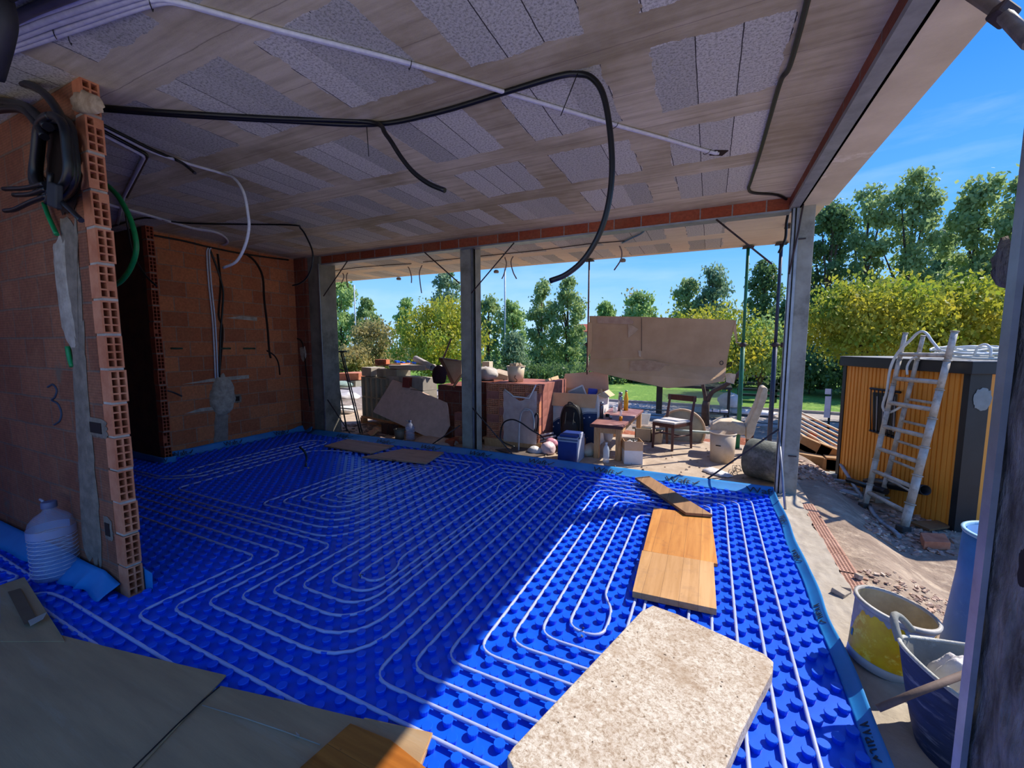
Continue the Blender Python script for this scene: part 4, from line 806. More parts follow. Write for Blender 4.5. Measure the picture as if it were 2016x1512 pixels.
bottle(1232, 808, [(0, 0), (.036, 0), (.036, .20), (.018, .27), (.018, .30), (0, .30)], M('yellow bottle', 'e8b020', 'd89c10', 7, .4, 0), 'yellow bottle behind the silver flask on the table', capm=steel, capz=(.30, .325, .017))
bottle(1222, 828, [(0, 0), (.022, 0), (.022, .06), (0, .06)], M('orange drink', 'e8960c', 'd88408', 7, .3, 0), 'small clear bottle with orange drink on the table edge', capm=glassmat('bottle neck', 'dfe4ee', .1, .4), capz=(.06, .15, .016))
bottle(1211, 812, [(0, 0), (.03, 0), (.036, .09), (.034, .09), (.028, .004), (0, .004)], glassmat('plastic cup', 'e4e8ee', .2, .6), 'clear plastic cup near the back of the table', 'plastic_cup', 'cup')
for px, py, r, lb, mt in ((1196, 820, .03, 'black tape roll on the table by the grey flask', black), (1202, 824, .022, 'small grey tin on the table', steel)):
    c = Z(px, py, TZ); one(MB().lathe([(0, 0), (r, 0), (r, .035), (0, .035)], c, 16), 'tape_roll' if mt is black else 'small_tin', mt, lb, 'small item')
cable('masking_tape_strip', [Z(1221, 905, 0)+Vector((.02, -.03, .001)), Z(1219, 880, .1)+Vector((.02, .0, 0))*0+Vector((0, 0, 0)), Vector((-1.0, 5.43, .36))], .006, M('pale strip', 'd8b89a', 'c8a88a', 6, .8, 0), 'pale strip hanging from the table front corner', 'tape', n=4)
# cardboard box in front of the table
t = thing('cardboard_box', 'small open cardboard box with white lower half, beside the table leg', 'box', (-.82, 5.45, 0))
BX = [Vector((-.935, 5.335, 0)), Vector((-.715, 5.40, 0)), Vector((-.80, 5.62, 0)), Vector((-1.01, 5.55, 0))]
for i in range(4):
    a, b = BX[i], BX[(i+1) % 4]; nrm = (b-a).cross(Vector((0, 0, 1))).normalized()*-.005
    mb = MB(); mb.slab([a, b, b+Vector((0, 0, .18)), a+Vector((0, 0, .18))], nrm, 1); mb.slab([a+Vector((0, 0, .18)), b+Vector((0, 0, .18)), b+Vector((0, 0, .30)), a+Vector((0, 0, .30))], nrm, 0); mb.build('side', [card, white], t)
MB().slab(BX, (0, 0, .004)).build('bottom', card, t)
bb = MB(); cc = sum(BX, Vector())/4
for i in range(9):
    a = random.uniform(0, 6.28); r = random.uniform(0, .06); p = cc+Vector((r*math.cos(a), r*math.sin(a), .22))
    bb.tube(cat([p+Vector((random.uniform(-.05, .05), random.uniform(-.05, .05), .05*j*(1-.2*j))) for j in range(4)], 4), random.uniform(.012, .022), 6, m=i % 2)
one(bb, 'plastic_wrapping', [black, plastw], 'crumpled black and white plastic filling the small open box', 'plastic')
tq = Z(1193, 911, 0)
bottle(1193, 911, [(0, 0), (.04, 0), (.042, .02), (.040, .10), (.042, .17), (.03, .21), (.015, .235), (.015, .25), (0, .25)], glassmat('bottle plastic', 'dbe6ee', .15, .5), 'clear plastic water bottle standing under the table', 'plastic_bottle', 'bottle', 0, plastw, (.25, .27, .016))
# cooler
t = thing('cooler_box', 'blue and grey cooler box standing in front of the big cardboard box', 'cooler', (-1.63, 5.25, 0))
lg = M('light grey plastic', 'b4bacc', 'a4aabc', 6, .5, .03)
MB().bx(-1.76, -1.50, 5.11, 5.43, 0, .27).build('body', navy, t, bevel=.01); MB().bx(-1.505, -1.485, 5.12, 5.43, 0, .33).build('side_panel', lg, t, bevel=.004)
MB().bx(-1.765, -1.49, 5.105, 5.435, .27, .285).build('trim', lg, t); MB().bx(-1.76, -1.49, 5.11, 5.43, .285, .31).build('lid_base', steel, t); MB().bx(-1.765, -1.485, 5.105, 5.435, .31, .325).build('lid_rim', lg, t)
MB().bx(-1.745, -1.505, 5.125, 5.42, .325, .36).build('lid', navy, t, bevel=.012); MB().bx(-1.5, -1.48, 5.2, 5.35, .30, .37).build('handle', lg, t, bevel=.004)
# big printed box
t = thing('cardboard_box', 'large open white and blue printed cardboard box behind the backpack', 'box', (-1.95, 6.1, 0)); BXL, BXR, yB = -2.27, -1.46, 6.0
p0 = Y(1078, 858, yB); p1 = Y(1180, 772, yB); zt = p1.z-.0; z_t = .80
mb = MB(); mb.bx(BXL, BXR, yB, yB+.006, 0, .80, 1); mb.bx(BXL-.006, BXL, yB, yB+.75, 0, .80, 1); mb.bx(BXR, BXR+.006, yB, yB+.75, 0, .80, 1); mb.bx(BXL, BXR, yB+.75, yB+.756, 0, .80, 0); mb.bx(BXL, BXR, yB, yB+.75, 0, .01, 0); mb.build('carton', [card, white], t)
MB().slab([(BXL, yB-.002, .80), (BXR, yB-.002, .80), (BXR-.02, yB-.06, .605), (BXL+.02, yB-.06, .605)], (0, -.006, 0)).build('front_flap', card, t)
MB().slab([(BXL, yB+.75, .80), (BXR, yB+.75, .80), (BXR-.04, yB+.82, 1.10), (BXL+.05, yB+.80, 1.03)], (0, .006, 0)).build('back_flap', M('pale inner card', 'd8b8a4', 'caa894', 4, .8, .05), t)
MB().slab([(BXL, yB, .80), (BXL, yB+.75, .80), (BXL-.06, yB+.75, 1.0), (BXL-.05, yB+.1, .98)], (-.005, 0, 0)).build('side_flap', card, t); MB().slab([(BXR, yB, .80), (BXR, yB+.75, .80), (BXR+.10, yB+.75, .72), (BXR+.09, yB+.1, .74)], (.004, 0, -.004)).build('side_flap', card, t)
def wave(x0, x1, f, g, mat, nm, y=yB-.003):
    n = 16; return MB().add([(x0+(x1-x0)*i/n, y, f(i/n)) for i in range(n+1)]+[(x0+(x1-x0)*i/n, y, g(i/n)) for i in range(n+1)], [(i, i+1, n+2+i, n+1+i) for i in range(n)]).build(nm, mat, t)
wv = lambda u: .30+.22*math.sin(min(1, u*2.0)*math.pi*.5)**2*(1 if u < .42 else 1)-.26*math.exp(-((u-.52)/.14)**2)+.02*u
wave(BXL, BXR, lambda u: .02, wv, navyd, 'blue_print'); wave(BXL, BXR, lambda u: wv(u)-.018, lambda u: wv(u)-.010, white, 'white_line', yB-.005)
for i in range(9):
    u = .05+.1*i
    if .3 < u < .6: continue
    MB().bx(BXL+u*.81, BXL+u*.81+.02, yB-.006, yB-.004, wv(u)-.09, wv(u)-.07).build('small_star', white, t)
MB().slab([(BXL+.30, yB+.3, .72), (BXL+.58, yB+.28, .98), (BXL+.62, yB+.28, .96), (BXL+.66, yB+.3, .74)], (0, .015, 0)); fr = MB(); a, b, c_ = Vector((BXL+.28, yB+.25, .79)), Vector((BXL+.51, yB+.25, .90)), Vector((BXL+.60, yB+.25, .70))
one(MB().tube([a, b], .012, 6).tube([b, c_], .012, 6), 'picture_frame', white, 'white frame corner sticking out of the large open box', 'frame')
one(MB().slab([a, b, c_, Vector((a.x+.05, a.y, .70))], (0, .01, 0)), 'plastic_sheet', M('grey panel', '9aa0a4', '888e92', 6, .5, 0), 'grey panel inside the white frame in the large box', 'panel')
one(MB().box((BXR-.15, yB+.3, .80), (.14, .12, .10), (0, .1, .3)), 'blue_case', M('blue case', '2a3ab0', '20309c', 6, .4, 0), 'bright blue case showing above the large box edge', 'case', bevel=.01)
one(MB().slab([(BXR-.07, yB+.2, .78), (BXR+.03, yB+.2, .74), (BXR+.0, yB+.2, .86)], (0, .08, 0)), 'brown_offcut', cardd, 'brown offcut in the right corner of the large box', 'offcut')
# backpack
t = thing('backpack', 'black backpack leaning against the large printed box', 'backpack', (-1.80, 5.85, 0)); bc = Vector((-1.83, 5.85, .20))
def bp(w, d, h, c, name, mat, pw=2.6):
    def f(u, v):
        a = 2*math.pi*u; z = -1+2*v; k = (1-abs(z)**3.2)**(1/2.4) if abs(z) < 1 else 0; ca, sa = math.cos(a), math.sin(a); s_ = lambda q: math.copysign(abs(q)**.7, q)
        return (c[0]+w*s_(ca)*k*(1-.12*z), c[1]+d*s_(sa)*k, c[2]+h*z)
    return MB().grid(f, 24, 14).build(name, mat, t)
bp(.165, .10, .27, (-1.80, 5.86, .40), 'body', black); bp(.12, .05, .15, (-1.80, 5.76, .30), 'front_pocket', M('pocket', '1e2022', '141516', 12, .7, .2))
MB().tube(cat([(-1.94, 5.80, .25), (-1.95, 5.78, .45), (-1.90, 5.78, .62), (-1.80, 5.78, .67), (-1.70, 5.78, .62), (-1.655, 5.78, .45), (-1.66, 5.80, .25)], 5), .008, 6).build('zip', M('zip', '3a3c40', '2c2e30', 6, .4, 0), t)
MB().tube(cat([(-1.84, 5.80, .65), (-1.83, 5.78, .69), (-1.78, 5.78, .69), (-1.76, 5.8, .65)], 5), .010, 6).build('grab_handle', black, t)
for x in (-1.86, -1.74): MB().tube([(x, 5.74, .22), (x, 5.72, .40), (x, 5.77, .55)], .006, 5).build('strap', M('strap2', '6a6c60', '56584e', 6, .6, 0), t)
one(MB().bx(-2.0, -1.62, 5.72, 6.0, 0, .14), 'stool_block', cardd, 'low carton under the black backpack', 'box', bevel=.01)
# pallet of perforated bricks
def brick_mesh(mats, sz=(.21, .10, .12)):
    mb = MB(); w, d, h = sz; us = [0]; c = w/(7*1.6+.6)
    for j in range(7): us += [c*.6+j*c*1.6, c*.6+j*c*1.6+c]
    us += [w]; vs = [0]; c = h/(4*1.7+.7)
    for j in range(4): vs += [c*.7+j*c*1.7, c*.7+j*c*1.7+c]
    vs += [h]; mb.holes((-w/2, -d/2, 0), (1, 0, 0), (0, 0, 1), (0, -1, 0), us, vs, .03)
    mb.add([(x*w/2, y*d/2, z*h) for x in (-1, 1) for y in (-1, 1) for z in (0, 1)], [(2, 3, 7, 6), (0, 2, 6, 4), (1, 5, 7, 3), (0, 1, 3, 2), (4, 6, 7, 5)], 0); return mb
bproto = brick_mesh(0).build('perforated_brick', [MT['terrlight'], MT['hole']]); bproto2 = MB().bx(-.105, .105, -.05, .05, 0, .12).build('perforated_brick', M('brick plain', 'a8685a', '8c5448', 8, .9, .2))
first = {}
def place(proto, loc, rz, label, cat_, group):
    if proto.name not in first: o = proto; first[proto.name] = 1
    else: o = proto.copy(); COL.objects.link(o)
    o.location = loc; o.rotation_euler = (0, 0, rz); o['label'] = label; o['category'] = cat_; o['group'] = group; return o
bx0, by0 = -2.93, 5.50
for iz in range(7):
    for ix in range(4):
        z = .13+iz*.118
        if iz == 6 and ix == 1: pass
        pr = bproto if (ix+iz*2) % 3 != 1 or iz == 6 else bproto2
        row = ['lowest', 'second', 'third', 'fourth', 'fifth', 'sixth', 'top'][iz]
        place(pr, (bx0+ix*.215+.02, by0, z), 0, '%s row, %s terracotta brick in the wrapped stack front' % (row, ['leftmost', 'second', 'third', 'rightmost'][ix]), 'brick', 'bricks in the wrapped stack')
    for iy in range(5):
        place(bproto2, (bx0+3*.215+.11-.05+.03, by0+.16+iy*.215-.0, z), math.pi/2, '%s row right flank brick of the wrapped stack, %s from front' % (['lowest', 'second', 'third', 'fourth', 'fifth', 'sixth', 'top'][iz], ['first', 'second', 'third', 'fourth', 'fifth'][iy]), 'brick', 'bricks in the wrapped stack')
for i, x in enumerate((-3.28, -3.17)):   # darker bricks seen left of and beside the column
    for iz in range(4):
        place(bproto2 if iz % 2 else bproto, (x+.0-.02*i, 5.62+.02*i, .02+iz*.12) if 0 else (-3.42+.21*i, 5.40, .0+iz*.122), 0, 'dark brick, %s in the %s column of the stack left of the middle column' % (['lowest', 'second up', 'third up', 'topmost'][iz], ['left', 'right'][i]), 'brick', 'bricks left of the middle column')
one(MB().bx(-2.99, -2.20, 5.555, 6.5, .13, .95), 'brick_stack_core', M('core brick', 'a8685a', '8c5448', 8, .9, .2), 'solid inner rows of the wrapped brick stack beneath the cream bucket', 'brick stack')
one(MB().bx(-3.44, -3.06, 5.60, 6.5, 0, .95), 'dark_brick_pile', MT['brickB'], 'dark brick pile directly behind the middle column', 'brick pile')
one(MB().bx(-4.02, -3.52, 5.62, 6.3, 0, .87), 'dark_brick_pile', MT['brickB'], 'dark brick pile under the wooden tray left of the middle column', 'brick pile')
tpal = thing('wooden_pallet', 'wooden pallet under the wrapped brick stack', 'pallet', (-2.6, 5.9, 0))
for y in (5.48, 5.9, 6.4): MB().bx(-3.05, -2.14, y-.04, y+.04, 0, .09).build('bearer', lightw, tpal)
MB().bx(-3.08, -2.12, 5.44, 6.6, .09, .125).build('deck', lightw, tpal)
film = M('wrapping film', 'efdcd4', 'dfc8c0', 6, .25, .5, bs=8, bd=.02); film.node_tree.nodes['Principled BSDF'].inputs['Alpha'].default_value = .6
fm = MB(); fm.grid(lambda u, v: (-2.72+.53*u+.01*noise.noise(Vector((u*9, v*9, 0))), 5.435-.02*abs(noise.noise(Vector((u*6, v*7, 3)))), .10+(.76+.04*math.sin(u*9)-.10*math.sin(u*math.pi))*v), 24, 24)
fm.grid(lambda u, v: (-2.185+.02*noise.noise(Vector((u*9, v*9, 2))), 5.44+1.1*u, .10+(.80+.05*math.sin(u*12))*v), 16, 16)
one(fm, 'wrapping_film', film, 'pinkish torn plastic film around the brick stack right of the middle column', 'plastic film')
one(MB().tube([(-2.70, 5.43, .88), (-2.55, 5.42, .78), (-2.3, 5.42, .77), (-2.20, 5.42, .96)], .012, 5), 'film_fold', plastw, 'twisted edge of the film along the top of the brick stack', 'plastic film')
t = bucket(Vector((-2.735, 5.90, .955)), .115, .145, .245, M('cracked cream plastic', 'd8c8ac', 'cab89a', 5, .5, .05), 'bucket', 'cracked cream bucket full of rubble on top of the brick stack')
cr = MB().tube(cat(cyl([(1015, 739), (1013, 744), (1018, 748), (1016, 752)], 5.765), 3), .005, 5); cr.build('crack', MT['hole'], t)
rb = MB()
for i in range(14): a = i*2.4; rb.box(Vector((-2.735+.1*math.cos(a)*((i % 4)/4+.2), 5.90+.1*math.sin(a)*((i % 4)/4+.2), 1.20+.01*(i % 3))), (.05, .04, .03), (i, i*2, i*3))
one(rb, 'rubble', MT['screed'], 'rubble heaped in the cracked cream bucket', 'rubble', ) ['kind'] = 'stuff'
def sack(c, s_, mat, name, label, cat_='sack', seed=0, rz=0, n=20):
    E_ = Matrix.Rotation(rz, 3, 'Z')
    def f(u, v):
        a, b = 2*math.pi*u, math.pi*v; p = Vector((math.cos(a)*math.sin(b), math.sin(a)*math.sin(b), -math.cos(b))); uu = Vector((math.cos(a), math.sin(a), b))
        k = 1+.22*noise.noise(p*1.7+Vector((seed, 0, 0)))+.09*noise.noise(p*5+Vector((0, seed, 0))); q = Vector((p.x*s_[0]*k, p.y*s_[1]*k, p.z*s_[2]*k)); q.z = max(q.z, -s_[2]*.72); return Vector(c)+Vector((0, 0, s_[2]*.72))+E_@q
    return one(MB().grid(f, n, n//2), name, mat, label, cat_)
greys = M('grey foam wrap', 'c6beb8', 'aea69e', 6, .7, .3); 
p = Y(958, 755, 5.9); sack((p.x, 5.9, .955), (.20, .17, .13), greys, 'wrapped_bundle', 'grey wrapped bundle between the middle column and the cream bucket', 'bundle', 2)
one(MB().slab([Y(966, 730, 6.15), Y(1000, 740, 6.15), Y(1000, 764, 6.1), Y(975, 766, 6.1)], (0, .3, .02)), 'stone_offcut', MT['screed'], 'pale flat offcut behind the grey bundle on the brick stack', 'offcut', bevel=.01)
one(MB().slab([Y(949, 712, 6.3), Y(963, 712, 6.3), Vector((Y(963, 712, 6.3).x, 6.3, .951)), Vector((Y(949, 712, 6.3).x, 6.3, .951))], (0, .14, 0)), 'stone_block', M('cream stone', 'dcd0b8', 'ccbea4', 6, .8, .2), 'small cream block just right of the middle column top stack', 'block', bevel=.005)
# white sacks between the stack and box
for i, (px, py, y, s_) in enumerate(((1062, 860, 6.5, (.18, .2, .13)), (1060, 828, 6.55, (.17, .2, .12)), (1062, 805, 6.6, (.15, .2, .1)), (1054, 785, 6.6, (.12, .16, .08)))):
    q = Y(px, py, y); sack((q.x, y, max(0, q.z)), s_, plastw if i % 2 else M('dusty sack', 'b8aaa0', '9c8e84', 6, .8, .5), 'building_sack', ['lowest', 'second', 'third', 'topmost'][i]+' sack in the pile between brick stack and printed box', seed=i+5)
for i, (px, py) in enumerate(((1068, 790), (1074, 800))): one(MB().box(Y(px, py, 6.3), (.13, .08, .09), (.4, .5+i*.4, .3)), 'broken_brick', MT['terrlight'], ['upper', 'lower'][i]+' broken brick on the sack pile beside the printed box', 'brick', bevel=.003)
# hoses and bags in front of the stack
hw = M('pale grey hose', 'b4b2b4', '9c9a9c', 12, .5, 0)
cable('hose_loop', cat(cyl([(1021, 890), (1022, 850), (1023, 830), (1027, 812), (1036, 805), (1046, 810), (1051, 825), (1051, 845)], 5.30), 5), .013, hw, 'upright grey hose loop, outer, in front of the wrapped bricks', 'hose')
cable('hose_loop', cat(cyl([(1025, 815), (1030, 809), (1040, 808)], 5.28), 5), .009, hw, 'short grey hose piece beside the outer hose loop', 'hose')
cable('hose_loop', cat(cyl([(1053, 850), (1052, 825), (1056, 814), (1060, 822), (1059, 835), (1056, 850)], 5.4), 5), .011, MT['conduit_b'], 'dark hose loop behind the grey hose loop', 'hose')
cable('hose_loop', cat(cyl([(1014, 880), (988, 868), (986, 850), (992, 832), (1008, 826), (1025, 832), (1045, 846), (1065, 858), (1072, 866)], 5.12), 6), .010, MT['conduit_b'], 'black cable arching over the debris by the middle column', 'cable')
bagm = M('pink white plastic bag', 'e2ccd0', 'd0b4bc', 7, .4, .6, bs=9, bd=.02); bagw = M('white plastic bag', 'e4e0de', 'c8c2c0', 7, .4, .6, bs=9, bd=.02)
sack(Z(1078, 893, 0), (.115, .11, .10), bagm, 'plastic_bag', 'translucent pink and white bag left of the blue cooler', 'bag', 3); sack(Z(1052, 893, 0), (.10, .07, .06), bagw, 'plastic_bag', 'low white bag in front of the hose pile', 'bag', 4)
sack(Y(1086, 866, 5.5)+Vector((0, 0, -.09)), (.09, .08, .07), M('pink bag', 'e8a8b8', 'd890a4', 6, .4, .4), 'plastic_bag', 'small pink bag on top of the white one beside the cooler', 'bag', 9)
sack(Z(1058, 880, 0), (.14, .08, .05), MT['conduit_b'], 'black_bag', 'crumpled black bag behind the white bag', 'bag', 12)
sack(Z(1160, 895, 0), (.10, .18, .09), M('green white bag', 'a8bcae', 'c4b098', 5, .5, .5), 'plastic_bag', 'greenish crumpled bag between cooler and table leg', 'bag', 15)
sack(Z(1160, 880, 0)+Vector((0, .1, .10)), (.09, .13, .06), card, 'paper_bag', 'brown crumpled paper behind the greenish bag', 'bag', 16)
sack(Y(1197, 868, 5.9), (.07, .07, .16), bagw, 'plastic_bag', 'white plastic bag hanging under the table', 'bag', 17)
for i, (px, py, rz) in enumerate(((1075, 856, .5), (1080, 862, .35), (1078, 868, .2))):
    q = Y(px, py, 5.55); one(MB().tube([q-Vector((.12, .05, .02)), q+Vector((.10, .04, .03))], .016, 8), 'tube_offcut', hw, ['upper', 'middle', 'lower'][i]+' grey tube offcut behind the cooler', 'tube')
one(MB().slab([Z(1010, 878, .0), Z(1028, 856, .10), Z(1062, 866, .12), Z(1048, 888, .0)], (0, 0, .01)), 'grey_sheet', M('grey sheet', '9a9088', '867c74', 5, .8, .2), 'tilted grey sheet on the debris right of the middle column', 'sheet')
one(MB().slab([Z(975, 886, .01), Z(1035, 880, .03), Z(1080, 895, .01), Z(1040, 902, .01)], (0, 0, .012)), 'grey_sheet', M('dark sheet', '6a5e56', '584c46', 5, .9, .3), 'dark flat sheet behind the edge strip right of the middle column', 'sheet')
for i, (px, py) in enumerate(((1003, 867), (1007, 874), (1000, 880))): one(MB().box(Z(px, py, .03+.03*i), (.10, .03, .02), (0, .2*i, .5*i)), 'wood_chip', lightw, ['back', 'middle', 'front'][i]+' sunlit wood chip near the middle column foot', 'wood')
# pallet of grey blocks with leaning board
blk_ = M('grey tile block', 'b0a894', '9a927e', 6, .9, .2); blk2 = M('pale tile block', 'b4aca0', 'a0988c', 6, .9, .2)
tp = thing('wooden_pallet', 'wooden pallet under the stack of grey blocks on the left', 'pallet', (-5.4, 6.1, 0))
def PP(u, v, z): # oriented pallet frame
    a, b = Vector((-6.15, 6.02, 0)), Vector((-4.15, 5.50, 0)); d = (b-a).normalized(); nrm = Vector((-d.y, d.x, 0)); p = a+d*u+nrm*v; return Vector((p.x, p.y, z))
ang = math.atan2(5.50-6.02, 2.0)
MB().slab([PP(0, 0, .10), PP(2.0, 0, .10), PP(2.0, .9, .10), PP(0, .9, .10)], (0, 0, .03)).build('deck', lightw, tp)
for v in (.03, .45, .85):
    for u in (.05, 1.0, 1.95): MB().box(PP(u, v, .05), (.1, .1, .1), (0, 0, ang)).build('block', lightw, tp)
MB().slab([PP(0, 0, 0), PP(2, 0, 0), PP(2, .08, 0), PP(0, .08, 0)], (0, 0, .02)).build('runner', lightw, tp)
fin = MB(); fin.box((0, 0, .20), (.165, .36, .40)); 
def flue(mat):
    mb = MB(); w, d, h, tk = .165, .30, .385, .022
    mb.bx(-w/2, w/2, -d/2+.05, d/2, 0, h, 0); mb.bx(-w/2, -w/2+tk, -d/2, -d/2+.05, 0, h, 0); mb.bx(w/2-tk, w/2, -d/2, -d/2+.05, 0, h, 0); mb.bx(-w/2, w/2, -d/2, -d/2+.05, 0, .012, 0); mb.bx(-w/2, w/2, -d/2, -d/2+.05, h-.012, h, 0); return mb.build('channel_block', mat)
fp = flue(blk_)
for iz in range(2):
    for iu in range(5): place(fp, PP(.10+iu*.175, .17, .13+iz*.39), ang, '%s channel block, %s from the left, in the stack on the left pallet' % (['lower', 'upper'][iz], ['first', 'second', 'third', 'fourth', 'fifth'][iu]), 'block', 'channel blocks on the left pallet')
cp = MB().bx(-.155, .155, -.15, .15, 0, .205).build('grey_block', blk2)
for i, (u, z) in enumerate([(1.10+.32*a, .13+.21*b) for b in range(4) for a in range(3)]):
    place(cp, PP(u, .18+.01*(i % 3), z), ang+.02*((i*7) % 5-2), '%s grey block, %s row, right half of left pallet' % (['left', 'middle', 'right'][i % 3], ['lowest', 'second', 'third', 'top'][i//3]), 'block', 'grey blocks on the left pallet')
for i, (u, z) in enumerate(((.12, .91), (.95, .91))): one(MB().box(PP(u+.04, .2, z+.09), (.34, .30, .17), (0, 0, ang)), 'grey_block', [blk2, blk_][i], ['pale square block on the top left corner of the left stack', 'dark block under the laid tile on the left stack'][i], 'block', bevel=.004)
one(MB().box(PP(.55, .2, .99), (.22, .2, .15), (0, 0, ang)), 'grey_block', blk_, 'small dark block below the tile on the left stack', 'block', bevel=.004)
K = lambda a, b: (640+a/6.3, 660+b/6.3)
one(MB().slab([Y(*K(575, 368), 5.9), Y(*K(935, 350), 5.9), Y(*K(940, 372), 5.9), Y(*K(780, 380), 5.9), Y(*K(600, 378), 5.9)], (0, .32, 0)), 'flat_tile', MT['terrlight'], 'thin flat tile lying across the top of the left stack', 'tile')
q = Y(*K(710, 330), 6.0); o = bproto.copy(); COL.objects.link(o); o.location = (q.x, 6.0, q.z-.05); o.scale = (1.3, 1, .8); tag(o, 'single perforated brick on top of the flat tile', 'brick')
one(MB().slab([Y(*K(780, 372), 5.8), Y(*K(1235, 375), 5.7), Y(*K(1240, 435), 5.7), Y(*K(1100, 440), 5.7), Y(*K(800, 410), 5.8)], (0, .30, .01)), 'concrete_lintel', M('pale lintel', 'c8bba8', 'b6a896', 6, .9, .3), 'pale concrete lintel piece lying on the left stack', 'lintel piece', bevel=.006)
def roll(a, b, r, mat, label): 
    d = (b-a).normalized(); E_ = d.to_track_quat('Z', 'Y').to_matrix(); L_ = (b-a).length
    return one(MB().lathe([(r*.75, 0), (r, 0), (r, L_), (r*.75, L_), (r*.75, 0)], a, 20, mat=E_), 'paper_roll', mat, label, 'roll')
roll(Y(*K(1125, 290), 6.1), Y(*K(1330, 400), 5.7), .055, greys, 'grey rolled underlay on top of the left stack'); roll(Y(*K(1225, 350), 6.2), Y(*K(1400, 410), 5.8), .04, M('pale roll', 'd0ccc4', 'bcb8b0', 6, .8, .1), 'thinner pale roll beside the grey underlay roll')
for i in range(4): one(MB().box(Y(874/1+0+(-40+i*14)+0, 716+i, 6.25) if 0 else Y(782+i*11, 712+(i % 2)*2, 6.2), (.06, .1, .03), (0, .2, .3*i)), 'panel_scrap', MT['blue'], ['first', 'second', 'third', 'fourth'][i]+' blue panel scrap from the left on the left stack', 'scrap')
one(MB().slab([Y(*K(1340, 385), 6.1), Y(*K(1480, 385), 6.1), Y(*K(1480, 410), 6.1), Y(*K(1340, 412), 6.1)], (0, .4, .02)), 'stone_slab', M('pale stone piece', 'd4ccc0', 'c0b8aa', 6, .8, .3), 'pale slab piece behind the rolls on the left stack', 'slab')
sack(Y(*K(1420, 560), 5.55)+Vector((0, 0, -.05)), (.13, .1, .17), M('dark red jacket', '35141e', '240c14', 8, .9, .3), 'dark_jacket', 'dark maroon garment hanging on the front of the left stack', 'garment', 21)
t = thing('open_tray', 'open wooden tray standing on edge beside the middle column', 'tray', tuple(Y(*K(1570, 640), 5.75)))
tr = [Y(*K(1452, 285), 5.8), Y(*K(1690, 320), 5.8), Y(*K(1690, 480), 5.8), Y(*K(1610, 600), 5.8)]
MB().slab(tr, (0, .012, 0)).build('panel', M('tray panel', 'c8a888', 'b89474', 5, .8, .1), t)
for a, b in ((0, 1), (0, 3)): MB().slab([tr[a], tr[b], tr[b]+Vector((0, -.09, .0)), tr[a]+Vector((0, -.09, 0))], (0, 0, .012) if b == 1 else (-.012, 0, 0)).build('edge', M('tray edge', '8a5f48', '744c38', 5, .8, .1), t)
cable('wood_batten', [Y(*K(1440, 350), 5.9), Y(*K(1565, 40), 6.0)], .018, M('dark batten', '6a5446', '564238', 6, .8, .1), 'thin dark batten rising beside the wooden tray', 'batten', n=4); cable('wood_batten', [Y(*K(1590, 640), 5.55), Y(*K(1690, 500), 5.6)], .02, lightw, 'short batten in front of the wooden tray', 'batten', n=4)
one(MB().box(Y(*K(1020, 585), 5.62), (.13, .1, .17), (0, .1, .1)), 'red_box', M('red box', '8a3a30', '743028', 6, .6, .1), 'small red box peeking above the leaning board', 'box', bevel=.005)
lb = [Y(*K(835, 555), 5.66), Y(*K(880, 568), 5.65), Y(*K(1500, 842), 5.52), Y(*K(1515, 900), 5.50), Y(*K(1538, 1125), 5.36), Z(*K(1420, 1332), .005), Y(*K(600, 955), 5.42), Y(*K(597, 940), 5.43)]
one(MB().slab(lb, (.01, .018, .004)), 'leaning_board', M('pinkish chipboard', 'd8b8a8', 'c8a898', 10, .85, .1, c3='b09488', s3=3, lo3=.6, hi3=.75), 'large pinkish brown board leaning on the left pallet', 'board')
for i, (u0, z) in enumerate(((1.0, .55), (1.0, .34))): one(MB().tube([PP(.85, -.01, z+.22), PP(2.0, -.01, z+.22)], .004, 4), 'packing_band', MT['conduit_b'], ['upper', 'lower'][i]+' black packing band round the left stack', 'band')
one(MB().box(Y(*K(770, 1180), 5.45), (.16, .12, .22), (0, 0, ang)), 'dark_carton', M('dark carton', '6a4436', '56362c', 5, .9, .1), 'dark brown carton below the leaning board, left', 'box'); one(MB().box(Y(*K(850, 1185), 5.42), (.10, .12, .20), (0, 0, ang)), 'dark_carton', M('dark carton 2', '5c3c30', '4a3028', 5, .9, .1), 'dark brown carton right beside the other under the board', 'box')
bc_ = Z(*K(925, 1290), 0); bucket(bc_, .07, .085, .17, M('grey bucket', '6c6a62', '58564e', 5, .6, .1), 'bucket', 'small dark bucket behind the water jug on the terrace')
jj = Z(803, 868, 0); jug(Vector((jj.x, jj.y+.06, 0)), .92, 'blue tinted ribbed water jug standing on the terrace before the leaning board')
one(blob([Z(px, py, .02) for px, py in ((818, 866), (850, 860), (885, 868), (900, 874), (860, 880), (820, 874))], Vector((0, 0, 1)), .06, 8), 'white_sack', M('pale sack', 'b8a89c', 'a4948a', 5, .8, .3), 'pale flat sack under the leaning board corner', 'sack')
for i, (px, py) in enumerate(((886, 872), (893, 868))): one(MB().box(Z(px, py, .05), (.13, .09, .09), (0, 0, .3+i)), 'loose_brick', MT['terracotta'], ['left', 'right'][i]+' loose orange brick at the foot of the middle column', 'brick', bevel=.003)
one(MB().slab([Z(722, 852, .02), Z(738, 842, .12), Z(742, 846, .12), Z(730, 858, .02)], (.03, .03, 0)), 'wood_offcut', lightw, 'orange wood offcut standing near the black ladder', 'wood')
db = MB()
for i in range(60):
    px, py = random.uniform(665, 760), random.uniform(835, 868); q = Z(px, py, .01)
    db.box(q, (random.uniform(.03, .16), random.uniform(.02, .09), .015), (random.uniform(-.2, .2), random.uniform(-.2, .2), random.random()*3))
